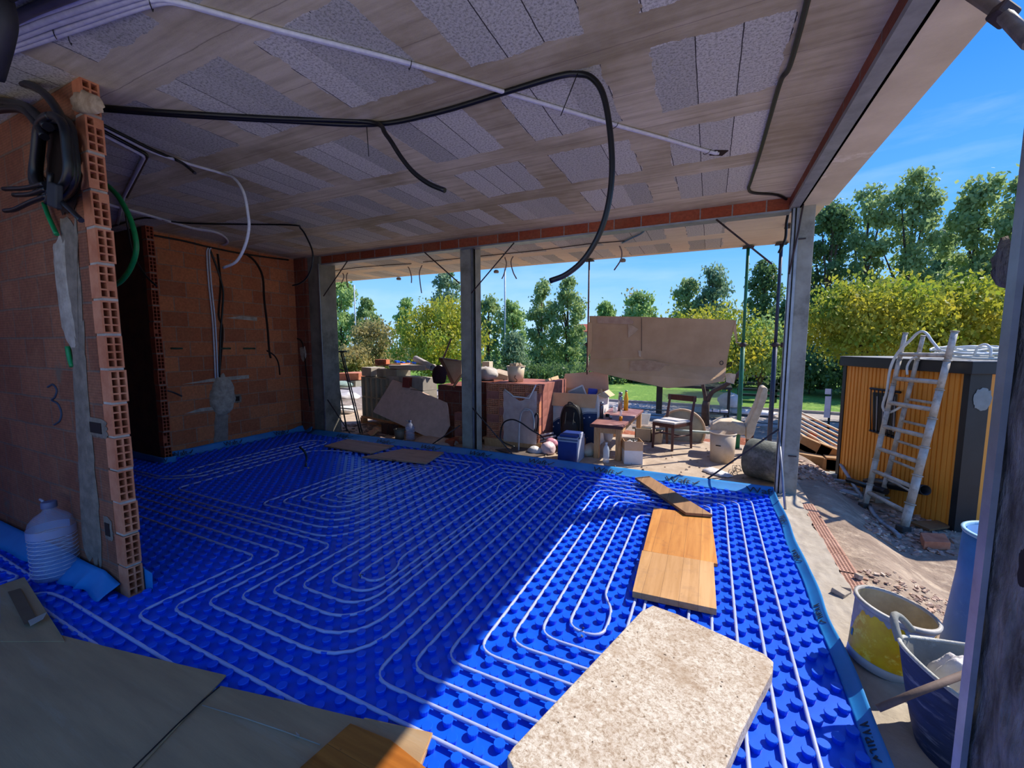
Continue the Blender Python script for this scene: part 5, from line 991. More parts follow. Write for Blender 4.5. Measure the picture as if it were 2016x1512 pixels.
tag(db.build('rubble', M('rubble', 'a08878', '7c6456', 9, .95, .3)), 'broken tile rubble on the ground behind the far left column', 'rubble', kind='stuff')
sacks = [(684, 800, 6.7, (.28, .25, .10)), (690, 775, 6.9, (.30, .25, .10)), (680, 750, 7.4, (.3, .25, .09))]
for i, (px, py, y, s_) in enumerate(sacks): q = Y(px, py, y); sack((q.x-.1, y, max(0, q.z-.16)), s_, [plastw, bagw, M('teal sack', '9ab0a4', '869c90', 6, .7, .2)][i], 'cement_sack', ['lowest', 'middle', 'top'][i]+' pale sack in the pile seen beside the black ladder', seed=30+i)
one(MB().slab([Y(655, 735, 7.6), Y(706, 735, 7.6), Y(706, 748, 7.6), Y(655, 752, 7.6)], (0, .7, 0)), 'clay_pile', MT['terrlight'], 'pale orange tile pile top behind the sacks', 'tile'); one(MB().slab([Y(655, 752, 7.5), Y(700, 750, 7.5), Y(700, 762, 7.5), Y(655, 764, 7.5)], (0, .6, 0)), 'grey_slab', MT['concrete'], 'grey slab below the orange tile pile', 'slab')
# small black ladder
t = thing('step_ladder', 'slim black step ladder standing in the far left gap', 'ladder', (-5.5, 5.3, 0)); blkm = M('black steel', '20262e', '161b22', 6, .5, 0)
pa, pb_ = Y(*K(195, 205), 5.45), Z(*K(440, 1235), 0); pc = Z(*K(465, 1230), 0)
MB().tube([pa, pb_], .013, 6).build('rail', blkm, t); MB().tube([pa+Vector((.02, .02, 0)), pc], .010, 6).build('rail', blkm, t); MB().tube([pa+Vector((-.32, .1, 0)), pb_+Vector((-.42, .1, 0))], .013, 6).build('rail', blkm, t)
for (a, b, c_, d) in ((150, 660, 292, 668), (150, 900, 350, 918), (140, 432, 235, 436)): MB().tube([Y(*K(a, b), 5.5), Y(*K(c_, d), 5.4)], .011, 6).build('rung', blkm, t)
MB().box(Y(*K(200, 203), 5.45), (.22, .06, .03)).build('top_cap', blkm, t)
# round mould, troughs, crates behind the chair
t = thing('round_mould', 'large round wooden mould disc standing on edge behind the dark chair', 'mould', (-.36, 7.0, 0)); cD = Y(1341, 850, 7.05); RD = .345; cD = Vector((-.345, 7.05, .17))
RY = Matrix.Rotation(math.pi/2, 3, 'X')
MB().lathe([(RD-.03, -.03), (RD, -.03), (RD, .03), (RD-.03, .03), (RD-.03, -.03)], cD, 48, mat=RY).build('rim', M('pale wood rim', 'c8ac90', 'b69a7e', 7, .8, .1), t); MB().lathe([(0, 0), (RD-.03, 0)], cD, 48, mat=RY).build('disc', M('mould disc', 'a8a698', '8c8a7c', 5, .6, .2), t)
cable('cross_pipe', [Y(1245, 842, 6.9), Y(1400, 852, 6.85)], .022, M('grey green pipe', '9aa8a0', '86948c', 7, .5, .1), 'grey green pipe lying level across the round mould', 'pipe')
def trough(px, y, h, label, mat):
    a, b = Y(px[0], px[1], y), Y(px[2], px[3], y); t = thing('planter_trough', label, 'trough', ((a.x+b.x)/2, y, 0)); x0, x1 = a.x, b.x
    MB().bx(x0, x1, y, y+.012, 0, h).build('front', mat, t); MB().bx(x0, x1, y+.22, y+.232, 0, h).build('back', mat, t); MB().bx(x0, x0+.012, y, y+.23, 0, h).build('end', mat, t); MB().bx(x1-.012, x1, y, y+.23, 0, h).build('end', mat, t); MB().bx(x0, x1, y, y+.23, 0, .01).build('bottom', mat, t)
tm = M('pale trough', 'c6b49c', 'b4a28a', 6, .8, .1); trough((1250, 850, 1283, 850), 6.75, .20, 'pale open trough behind the small box, left one', tm); trough((1287, 850, 1303, 850), 6.68, .19, 'short pale trough beside the dark chair front leg', tm)
one(MB().slab([Y(1253, 835, 7.0), Y(1276, 836, 7.0), Y(1281, 815, 7.15), Y(1262, 814, 7.15)], (.0, .03, 0)), 'tilted_crate_lid', M('light grey lid', 'c4c4bc', 'b0b0a8', 6, .6, .1), 'light grey crate lid propped up right of the table', 'lid', bevel=.004)
one(MB().slab([Z(1370, 960, .0)+Vector((0, 0, 0)), Z(1395, 922, .02), Z(1425, 935, .02), Z(1445, 944, .01), Z(1400, 938, .03)], (0, 0, .01)) if 0 else blob([Z(px, py, .01) for px, py in ((1382, 926), (1400, 922), (1425, 930), (1443, 939), (1420, 938), (1395, 932))], Vector((0, 0, 1)), .03, 11), 'crumpled_paper', plastw, 'crumpled white plastic on the ground before the cream bucket', 'plastic')
one(MB().tube(cat([Z(1452+random.uniform(-10, 8), 922+random.uniform(-8, 8), .03+random.random()*.05) for i in range(18)], 4), .0035, 4), 'wire_tangle', M('tangle wire', '6a625c', '544c46', 6, .6, 0), 'tangle of thin wire left of the drum', 'wire')
tr_ = MB()
for i in range(420):
    x, y = random.uniform(-6, .9), random.uniform(5.1, 7.1); s_ = random.uniform(.006, .022); tr_.box((x, y, s_*.3), (s_*1.5, s_, s_*.6), (random.random(), random.random(), random.random()*3))
tag(tr_.build('gravel', MT['screed']), 'small stone chips scattered over the terrace slab', 'gravel', kind='stuff')
# ================= RIGHT SIDE =================
RZ = lambda px, py: Z(px, py, -.30)
CA, CB = RZ(1648, 949), RZ(1874, 1046); CA.z = CB.z = 0
cu_ = (CB-CA).normalized(); cn_ = Vector((cu_.y, -cu_.x, 0)); 
if cn_.dot(CA) > 0: cn_ = -cn_
def PL(px, py, off=0):
    d = ray(px, py); t_ = ((CA+cn_*off-EYE).dot(cn_))/d.dot(cn_); return EYE+d*t_
orange = M('orange corrugated steel', 'e89a38', 'd88a2a', 1.6, .45, .04, st=(1, 1, .3), c3='a85f18', s3=1.2, lo3=.6, hi3=.8); blackp = M('black painted steel', '1c2024', '14171a', 6, .5, .1, c3='3a3c3e', s3=16, lo3=.68, hi3=.74)
cabin = thing('site_cabin', 'orange corrugated site cabin with black corner post and roof edge', 'cabin', (CB.x, CB.y, -.3)); CH_ = 1.375; LB = (CB-CA).length
def corr(o, d, nrm, L, z0, z1, name, pitch=.052, dep=.014):
    n = int(L/pitch); prof = []
    for i in range(n):
        b = i*pitch; wide = pitch*(.62 if i % 5 else .8); prof += [(b, 0), (b+wide, 0), (b+wide+.004, -dep), (b+pitch-.004, -dep)]
    prof += [(L, 0)]; vs = [o+d*a+nrm*b+Vector((0, 0, z)) for z in (z0, z1) for a, b in prof]; k = len(prof)
    return MB().add(vs, [(i, i+1, k+i+1, k+i) for i in range(k-1)]).build(name, orange, cabin)
corr(CA, cu_, cn_, LB, -.3, CH_-.10, 'wall_panel')
D2_ = -cn_; PW = .19
pc = CB+cu_*.02; MB().slab([CB+Vector((0, 0, -.3)), CB+cu_*.03+cn_*0+Vector((0, 0, -.3)), CB+cu_*.03+D2_*PW+Vector((0, 0, -.3)), CB+D2_*PW+Vector((0, 0, -.3))], (0, 0, CH_+.28)).build('corner_post', blackp, cabin)
MB().slab([CB+cn_*.012+cu_*-.03+Vector((0, 0, -.3)), CB+cn_*.012+cu_*.03+Vector((0, 0, -.3)), CB+cu_*.03+Vector((0, 0, -.3)), CB-cu_*.03+Vector((0, 0, -.3))], (0, 0, CH_+.28)).build('corner_post', blackp, cabin)
MB().slab([CA+cn_*.012-cu_*.03+Vector((0, 0, -.3)), CA+cn_*.012+cu_*.02+Vector((0, 0, -.3)), CA+cu_*.02+Vector((0, 0, -.3)), CA-cu_*.03+Vector((0, 0, -.3))], (0, 0, CH_+.28)).build('corner_post', blackp, cabin)
corr(CB+D2_*PW+cu_*.02, D2_, cu_, 2.2, -.3, CH_-.10, 'wall_panel', .11)
rf = [CA-cu_*.05+cn_*.05, CB+cu_*.07+cn_*.05, CB+cu_*.07+D2_*2.5, CA-cu_*.05+D2_*2.5]
MB().slab([p+Vector((0, 0, CH_-.115)) for p in rf], (0, 0, .115)).build('roof_edge', blackp, cabin, bevel=.006); MB().slab([p*.999+Vector((0, 0, CH_+.001)) for p in rf], (0, 0, .008)).build('roof_sheet', M('roof sheet', '8a8c8c', '747676', 5, .6, .1), cabin)
o_ = blob([CB+cu_*.034+D2_*(.12+.09*math.cos(a))+Vector((0, 0, 1.03+.10*math.sin(a)*(1 if math.sin(a) > 0 else 1.2))) for a in [i*math.pi/4 for i in range(8)]], cu_, .004, 3); o_.build('grey_stain', M('stain', '8c9290', '7a807e', 8, .7, 0), cabin)
w0, w1, w2, w3 = PL(1716, 765, .02), PL(1770, 772, .02), PL(1762, 862, .02), PL(1715, 848, .02)
wb_ = MB().slab([PL(1718, 772, .003), PL(1768, 776, .003), PL(1760, 862, .003), PL(1718, 848, .003)], cn_*.002).build('window', M('dark window', '23262a', '15181a', 5, .25, 0), cabin)
fr_ = MB()
for a, b in ((w0, w1), (w3, w2)): fr_.tube([a-cu_*.02, b+cu_*.02], .014, 4)
fr_.build('window_rail', blackp, wb_)
for i in range(7): a = w0.lerp(w1, (i+.3)/7); b = w3.lerp(w2, (i+.3)/7); MB().tube([a+cn_*.02, b+cn_*.02], .006, 5).build('window_bar', blackp, wb_)
for i in range(4): a = PL(1726+i*11, 780, .006); b = PL(1724+i*11, 850, .006); MB().slab([a, a+cu_*.022, b+cu_*.022, b], cn_*.002).build('blind_strip', M('blind%d' % i, 'a8aab0', '8a8c92', 5, .5, 0), wb_)
# ladder
al = M('dirty aluminium', 'c8c0b2', 'aca496', 14, .6, .2, metal=.1, c3='8f8678', s3=9, lo3=.52, hi3=.66)
lad = thing('ladder', 'dirty grey telescopic ladder leaning on the orange cabin', 'ladder', tuple(RZ(1740, 1020)))
L0, L1, R0, R1 = RZ(1702, 1000), PL(1783, 655, .07), RZ(1778, 1046), PL(1880, 652, .07); B0, B1 = PL(1738, 972, .10), PL(1818, 660, .06)
def rail(a, b, w, name='rail'):
    mb = MB(); n = 7
    for i in range(n): k = w*(1.12-.05*i); p, q_ = a.lerp(b, i/n), a.lerp(b, (i+1)/n-.004); mb.tube([p, q_], k, 8); mb.tube([q_, a.lerp(b, (i+1)/n)], k*1.25, 8)
    return mb.build(name, al, lad)
rail(L0, L1, .026); rail(R0, R1, .034); rail(B0, B1, .024)
for tL in (.093, .22, .347, .475, .61, .746, .88):
    a, b = L0.lerp(L1, tL), R0.lerp(R1, tL+.002); MB().tube([a, b], .023, 8).build('rung', al, lad)
    if tL < .7: c_ = B0.lerp(B1, tL+.01); d_ = b+(c_-a)*.9; MB().tube([c_, c_.lerp(d_, .62)], .015, 7).build('rung', al, lad)
for p in (L0, R0): MB().box(p+Vector((0, 0, .03)), (.10, .08, .06), (0, 0, .5)).build('foot', M('ladder foot', '4a443e', '3a3530', 8, .8, .2), lad, bevel=.01)
hwt = M('white hose', 'd8dcd8', 'c4c8c4', 10, .4, 0)
cable('white_hose', cat([PL(px, py, .16) for px, py in ((1850, 690), (1835, 672), (1822, 655), (1808, 655), (1790, 672), (1768, 694), (1753, 725), (1746, 770), (1738, 800), (1747, 812), (1765, 806), (1780, 795))], 6), .013, hwt, 'white hose looping over the ladder top and down its side', 'hose')
cable('white_hose', cat([PL(px, py, .12) for px, py in ((1786, 738), (1786, 722), (1794, 708), (1806, 702))], 5), .011, hwt, 'short white hose behind the upper ladder rungs', 'hose')
tg = MB()
for k_ in range(9):
    c = PL(1908, 697, -.45)+Vector((random.uniform(-.12, .12), random.uniform(-.12, .12), 0)); c.z = CH_+.02+.012*k_; r_ = random.uniform(.14, .30)
    tg.tube(cat([c+Vector((r_*math.cos(a), r_*.8*math.sin(a), random.uniform(0, .04))) for a in [i*.7+k_ for i in range(10)]], 4), .011, 6)
tg.tube(cat([PL(px, py, -.2) for px, py in ((1918, 700), (1925, 684), (1940, 678), (1950, 686), (1950, 702))], 4), .011, 6)
one(tg, 'hose_coil', hwt, 'tangled coil of white hose lying on the cabin roof', 'hose')
# pipes and rubble at the cabin foot
pg = M('grey plastic pipe', 'a4a6a8', '86888a', 7, .5, .1, c3='6e6a66', s3=7)
for i, (a, b, r, lb) in enumerate([((1577, 950), (1700, 985), .02, 'first'), ((1590, 958), (1742, 992), .022, 'second'), ((1620, 952), (1760, 972), .02, 'third'), ((1600, 966), (1690, 990), .016, 'fourth'), ((1640, 962), (1790, 978), .018, 'fifth'), ((1660, 975), (1800, 990), .016, 'sixth'), ((1700, 985), (1830, 1004), .014, 'seventh'), ((1760, 985), (1862, 1012), .012, 'eighth'), ((1790, 1000), (1868, 1034), .012, 'ninth')]):
    p, q_ = RZ(*a), RZ(*b); p.z = q_.z = -.27+.02*(i % 4); cable('plastic_pipe', [p, q_], r, pg, lb+' grey pipe from the left in the pile at the cabin foot', 'pipe', 'grey pipes at the cabin foot')
p, q_ = RZ(1652, 950), RZ(1696, 990); cable('plastic_pipe', [p+Vector((0, 0, .25)), q_+Vector((0, 0, .06))], .02, pg, 'grey pipe slanting down in front of the cabin left corner', 'pipe')
t = thing('fat_pipe', 'black fat drain pipe with an open end behind the ladder', 'pipe', tuple(RZ(1790, 985))); a, b = RZ(1690, 962)+Vector((0, 0, .12)), PL(1822, 965, .16); d = (b-a).normalized(); E2 = d.to_track_quat('Z', 'Y').to_matrix(); Lp = (b-a).length
MB().lathe([(.045, 0), (.045, Lp*.3), (.052, Lp*.32), (.052, Lp), (.045, Lp), (.045, Lp*.4)], a, 20, mat=E2).build('tube', MT['conduit_b'], t)
one(MB().tube([PL(1670, 945, .15), PL(1745, 968, .18)], .035, 10), 'black_roll', MT['conduit_b'], 'black wrapped roll lying on the pipes by the cabin', 'roll')
cable('bent_pipe', cat([RZ(px, py)+Vector((0, 0, .03)) for px, py in ((1712, 1003), (1722, 1020), (1740, 1038), (1758, 1050), (1770, 1062))], 4), .02, pg, 'bent grey pipe in front of the ladder foot', 'pipe')
def block3(px, z, th, name, mat, label, cat_='tile', **k):
    return one(MB().slab([Z(a, b, z) for a, b in px], (0, 0, -th)), name, mat, label, cat_, **k)
block3(((1812, 1048), (1860, 1050), (1872, 1068), (1820, 1066)), -.22, .075, 'terracotta_tile', MT['terrlight'], 'thick terracotta tile block lying beside the ladder foot', bevel=.004)
block3(((1628, 1034), (1658, 1035), (1671, 1049), (1634, 1048)), -.10, .02, 'flat_tile', M('dusty tile', '9c8478', '88705f', 5, .9, .1), 'flat pinkish tile lying on the soil by the sill')
block3(((1790, 1026), (1850, 1024), (1870, 1036), (1830, 1042)), -.25, .02, 'wood_offcut', M('brown ply', '8a6038', '724c2a', 6, .8, .1), 'brown plywood scrap behind the terracotta tile', 'wood')
for i, (px, py) in enumerate(((1600, 947), (1625, 945), (1655, 948))): one(MB().box(RZ(px, py)+Vector((0, 0, .06)), (.25, .12, .10), (0, 0, -.4+.1*i)), 'concrete_block', MT['concrete'], ['left', 'middle', 'right'][i]+' grey concrete block left of the cabin corner', 'block', bevel=.004)
one(MB().box(PL(1720, 968, .08)+Vector((0, 0, -.03)), (.18, .1, .14), (0, 0, math.atan2(cu_.y, cu_.x))), 'holed_block', MT['screed'], 'small holed stone block under the cabin window', 'block')
def gat(x, y): return gz(x, y)
rub = MB(); chips = MB(); 
for i in range(900):
    px, py = random.choice([(random.uniform(1700, 1880), random.uniform(1000, 1090)), (random.uniform(1560, 1720), random.uniform(940, 985)), (random.uniform(1640, 1900), random.uniform(1130, 1230))])
    q = Z(px, py, -.28 if py < 1100 else -.08); 
    if q.x < 1.0: continue
    q.z = gat(q.x, q.y)+.008; s_ = random.uniform(.006, .045)*(1 if py < 1100 else .5)
    (rub if i % 3 else chips).box(q, (s_*1.6, s_, s_*.4), (random.uniform(-.4, .4), random.uniform(-.4, .4), random.random()*3))
tag(rub.build('rubble', M('mixed rubble', 'b09484', '8a7060', 30, .9, .2)), 'mixed rubble scattered on the soil around the ladder foot', 'rubble', kind='stuff'); tag(chips.build('broken_tiles', M('light chips', 'd8c8b4', 'b88a6c', 20, .9, .2)), 'pale broken tile chips scattered on the soil near the cabin', 'rubble', kind='stuff')
for i, (px, py, s_) in enumerate(((1655, 1165, .07), (1690, 1135, .03), (1665, 1160, .04))): one(MB().box(Z(px, py, .03), (s_*1.3, s_, .03), (.2, .1, 1+i)), 'stone_chip', MT['sill'], ['flat grey stone on the sill before the yellow bucket', 'small pale stone on the sill edge', 'broken stone beside the flat grey stone'][i], 'stone', bevel=.004)
# roof battens and blocks left of the cabin
bt = M('pale slat', 'ecd8b8', 'dcc49e', 10, .8, .1)  # whitish colour of the slats themselves
lp = lambda px, py, y: Y(px, py, y)
for i in range(6):
    y0_ = 7.6+.16*i; a = lp(1560, 848-3-i*8, 7.6+.12*i); b = lp(1655, 905-3-i*10.5, 7.6+.12*i)
    cable('roof_batten', [a, b], .018, bt, ['lowest', 'second', 'third', 'fourth', 'fifth', 'topmost'][i]+' pale batten of the sloping rack left of the cabin', 'batten', 'sloping battens left of the cabin', n=4)
for i, (px, py, y) in enumerate(((1598, 873, 7.55), (1599, 861, 7.85), (1600, 853, 8.1))): one(MB().box(lp(px, py, y), (.10, .16, .07), (0, .5, 0)), 'brick_spacer', MT['terracotta'], ['lowest', 'middle', 'top'][i]+' orange brick piece resting on the sloping battens', 'brick')
cbk = M('buff block', 'b08a5e', '98744c', 5, .9, .1)
for i, (px, py, y, sx, sz, r) in enumerate(((1572, 885, 7.5, .36, .22, .5), (1600, 880, 7.5, .40, .2, .4), (1632, 893, 7.5, .34, .22, .35), (1590, 905, 7.3, .34, .18, .1), (1620, 912, 7.3, .34, .18, .02), (1648, 912, 7.3, .3, .18, 0), (1568, 905, 7.3, .2, .2, .5))):
    one(MB().box(lp(px, py, y), (sx, .2, sz), (0, r, 0)), 'buff_block', cbk, ['first', 'second', 'third', 'fourth', 'fifth', 'sixth', 'seventh'][i]+' buff block of the heap under the sloping battens', 'block', 'buff blocks under the battens', bevel=.004)
rs = MB(); rs.grid(lambda u, v: (-3+u*7, 7.2+v*1.6, -.30+.22*math.sin(math.pi*v)*(.5+noise.noise(Vector((u*9, v*3, 0))))), 70, 16); tag(rs.build('red_soil', MT['redsoil']), 'low bank of red clay soil behind the terrace edge', 'soil', kind='stuff')
# yellow bucket
C0 = Vector((.795, 2.435, .022)); ti = (0, .16, 0); E3 = Euler(ti).to_matrix()
ym = M('yellow print', 'f8cc10', 'e8a808', 13, .5, .1, c3='ffe050', s3=16, lo3=.55, hi3=.62); lav = M('dusty white plastic', 'c8c0c8', 'b0a8b4', 8, .6, .2, c3='e0dcdc', s3=10)
t = thing('paint_bucket', 'yellow printed white bucket tilted on the right sill', 'bucket', tuple(C0))
r0, r1, hb = .122, .150, .30
MB().lathe([(0, 0), (r0, 0), (r0+.001, .04)], C0, 40, mat=E3).build('base', white, t); MB().lathe([(r0+.001, .04), (r1, hb), (r1-.004, hb)], C0, 40, mat=E3).build('body', lav, t); MB().lathe([(r1-.005, hb), (r0-.006, .01), (0, .01)], C0, 40, mat=E3).build('inside', M('residue wall', 'b4a684', '94876a', 9, .8, .4, c3='ccb858', s3=14, lo3=.6, hi3=.7), t)
n = 40; vs = []
for k_ in range(2):
    for j in range(n+1):
        a = math.pi*(.98)+j/n*math.pi*.98; up_ = .262-.15*max(0, 1-j/7)-.012*math.sin(j*.9)+.008*math.sin(j*2.3); h_ = .045 if k_ == 0 else max(.06, min(.27, up_)); r_ = r0+(r1-r0)*h_/hb+.0015
        vs.append(C0+E3@Vector((r_*math.cos(a), r_*math.sin(a), h_)))
MB().add(vs, [(j, j+1, n+2+j, n+1+j) for j in range(n)], 0, True).build('label_print', ym, t)
MB().lathe([(r1, hb-.02), (r1+.006, hb-.018), (r1+.008, hb), (r1-.006, hb+.004), (r1-.006, hb-.02)], C0, 40, mat=E3).build('rim', M('worn rim', 'b8b4ac', '9a968e', 10, .6, .1), t)
a = math.pi*1.03; vs = [C0+E3@Vector(((r0+(r1-r0)*z/hb+.003)*math.cos(a+d), (r0+(r1-r0)*z/hb+.003)*math.sin(a+d), z)) for d, z in ((0, .10), (.12, .10), (.12, .135), (0, .135))]
MB().add(vs, [(0, 1, 2, 3)]).build('small_logo', M('teal logo', '3a7a8c', '2e6878', 6, .5, 0), t)
MB().lathe([(0, .16), (.137, .16)], C0, 32, mat=E3).build('dried_residue', M('residue', 'b8a888', 'a09070', 9, .8, .5, c3='d8b848', s3=22, lo3=.6, hi3=.68), t)
# rubber tub
C1 = Vector((.955, 1.985, .0)); tub = thing('rubber_tub', 'dark blue plaster-caked rubber tub beside the right column', 'tub', tuple(C1)); tm_ = M('caked dark rubber', '2c3c5e', '1e2a44', 6, .7, .2, st=(1, 1, 5), c3='8a8c94', s3=5, lo3=.56, hi3=.72); tin = M('caked grey inside', '98988e', '7e7e76', 5, .8, .4, c3='b8b8ae', s3=8)
def rr_(a, v): return .165+.075*v**.8+.0*math.sin(a)
def tz(a, v): return .36*v+(.035*math.cos(a*2-.4)*v)
MB().grid(lambda u, v: C1+Vector((rr_(2*math.pi*u, v)*math.cos(2*math.pi*u), rr_(2*math.pi*u, v)*math.sin(2*math.pi*u)*.96, tz(2*math.pi*u, v))), 48, 12).build('outside', tm_, tub)
MB().grid(lambda u, v: C1+Vector(((rr_(2*math.pi*u, v)-.008)*math.cos(2*math.pi*u), (rr_(2*math.pi*u, v)-.008)*math.sin(2*math.pi*u)*.96, max(.02, tz(2*math.pi*u, v)))), 48, 12).lathe([(0, .02), (.16, .02)], C1, 30).build('inside', tin, tub)
MB().tube([C1+Vector((.237*math.cos(a), .237*.96*math.sin(a), .36+.035*math.cos(a*2-.4))) for a in [i*2*math.pi/40 for i in range(41)]], .008, 6).build('rim', M('caked rim', 'c4c4ba', 'a8a89e', 18, .8, .6), tub)
for a0 in (2.55, -.6): MB().tube(cat([C1+Vector(((.235+.03*math.sin(math.pi*k_/6))*math.cos(a0-.28+.56*k_/6), (.23+.03*math.sin(math.pi*k_/6))*math.sin(a0-.28+.56*k_/6), .37+.065*math.sin(math.pi*k_/6))) for k_ in range(7)], 3), .014, 8).build('handle', tin, tub)
ba = MB(); ba.grid(lambda u, v: C1+Vector((-.15+.20*u+.02*math.sin(v*9), -.10+.20*v, .22+.20*math.sin(math.pi*min(1, u*1.1))*(1-.3*v)+.04*noise.noise(Vector((u*5, v*5, 0))))), 18, 18)
one(ba, 'plastic_bag', bagw, 'crumpled white bag inside the dark rubber tub', 'bag', solid=.002)
one(MB().box(C1+Vector((.06, -.06, .14)), (.16, .10, .10), (.3, .4, .5)), 'blue_cloth', M('royal blue', '1c3cb0', '152c90', 6, .6, .2), 'royal blue rag in the rubber tub by the column', 'cloth', bevel=.02)
cable('wooden_stick', [Z(1728, 1395, .30), Z(1800, 1365, .37), Z(1905, 1325, .43)], .011, M('dusty stick', '6e5c54', '584840', 12, .8, .2), 'dusty stick laid across the rubber tub', 'stick')
bl = Y(1862, 1235, 2.75); tl = Y(1903, 1045, 2.75); cx_ = bl.x+.22
t = thing('blue_barrel', 'pale blue tapered plastic barrel behind the near right column', 'barrel', (cx_, 2.75, -.04)); bb_ = M('blue plastic barrel', '3f86c8', '3070b0', 4, .5, .05, c3='7aa8cc', s3=2.5)
MB().lathe([(0, -.04), (.225, -.04), (.215, .1), (.19, .4), (cx_-tl.x, tl.z), (cx_-tl.x-.008, tl.z), (.17, .3), (0, .3)], (cx_, 2.75, 0), 36).build('body', bb_, t); MB().lathe([(cx_-tl.x+.004, tl.z-.01), (cx_-tl.x+.008, tl.z+.004), (cx_-tl.x-.006, tl.z+.008), (cx_-tl.x-.01, tl.z-.01)], (cx_, 2.75, 0), 36).build('rim', M('pale rim', '9cc4d8', '88b4cc', 5, .5, 0), t)
one(blob([X(2006, 1090, .668), X(2018, 1080, .668), X(2040, 1120, .668), X(2030, 1155, .668), X(2004, 1148, .668)], Vector((-1, 0, 0)), .001, 2), 'column_hole', MT['hole'], 'black broken hole in the near right column', 'hole')
one(blob([X(1966, 515, .672), X(1985, 470, .672), X(2000, 500, .672), X(1995, 560, .672), X(1970, 560, .672)], Vector((-1, 0, 0)), .02, 5), 'cement_lump', MT['colE'], 'dark cement lump bulging from the near right column edge', 'cement')
# ================= PARK =================
LM = {k: leafmat(k, *v, trans=.5) for k, v in {'poplar': ('aebf7c', '7e985c'), 'poplar_light': ('b6cc80', '86a45c'), 'dark': ('789458', '4e6a3c'), 'yellow': ('c8b83a', '7c9a34'), 'twig': ('b8a468', '8a8a50'), 'grey': ('9cb08c', '6c8a62')}.items()}
bark = M('bark', '5c4c3e', '42362c', 9, .95, .4)
def tree(px, top, base, wpx, Yd, kind, label, shape='poplar', n=2600, group='poplars behind the park', lean=0, nclus=70, name='poplar_tree', trunk=.15, ls=None):
    rnd_ = random.Random(px*7+top); b = Y(px, 676, Yd); d3 = (Vector((b.x, Yd, 0))).length*.93; zt = Y(px, top, Yd).z; zb = Y(px, base, Yd).z; gz_ = -.28; W_ = wpx/817*(b-EYE).dot(FWD); 
    t = thing(name, label, 'tree', (b.x, Yd, gz_), group); zc0 = max(zb, gz_+.3)
    H_ = zt-zc0; cl = []
    for i in range(nclus):
        v = rnd_.random()**(.9 if shape == 'poplar' else .8)
        if shape == 'poplar': rad = W_/2*min(1, (1-v)*3.2+.12)**.6*min(1, .35+v*2.2)
        elif shape == 'round': rad = W_/2*math.sqrt(max(0, 1-(2*v-1)**2))**.8
        elif shape == 'flat': rad = W_/2*(1-abs(v*1.3-.6)**1.6)
        else: rad = W_/2*(1-v)**.7
        a = rnd_.random()*6.283; r_ = rad*math.sqrt(rnd_.random()); cl.append((Vector((b.x+r_*math.cos(a)+lean*v, Yd+r_*math.sin(a), zc0+H_*v)), max(.3, W_*.13)*rnd_.uniform(.6, 1.3)))
    mb = MB(); sz = ls or (b-EYE).length*.0036
    for i in range(int(n*1.7)):
        c, r_ = cl[rnd_.randrange(nclus)]; p = c+Vector((rnd_.gauss(0, .5), rnd_.gauss(0, .5), rnd_.gauss(0, .5)))*r_; s_ = sz*rnd_.uniform(.6, 1.4)
        E_ = Euler((rnd_.random()*3, rnd_.random()*3, rnd_.random()*6)).to_matrix(); u_, v_ = E_.col[0]*s_, E_.col[1]*s_*.6
        mb.add([p-u_, p+v_, p+u_, p-v_], [(0, 1, 2, 3)])
    mb.build('foliage', LM[kind], t)
    tk = MB(); tk.tube([(b.x, Yd, gz_), (b.x+lean*.3, Yd, gz_+(zt-gz_)*.45), (b.x+lean*.9, Yd, gz_+(zt-gz_)*.92)], [trunk, trunk*.6, trunk*.12], 7)
    for i in range(9):
        c = cl[i][0]; h0 = gz_+(c.z-gz_)*.55; tk.tube([(b.x, Yd, h0), (b.x*.5+c.x*.5, (Yd+c.y)/2, (h0+c.z)/2+.1), tuple(c)], [trunk*.4, trunk*.25, trunk*.08], 5)
    tk.build('trunk', bark, t); return t
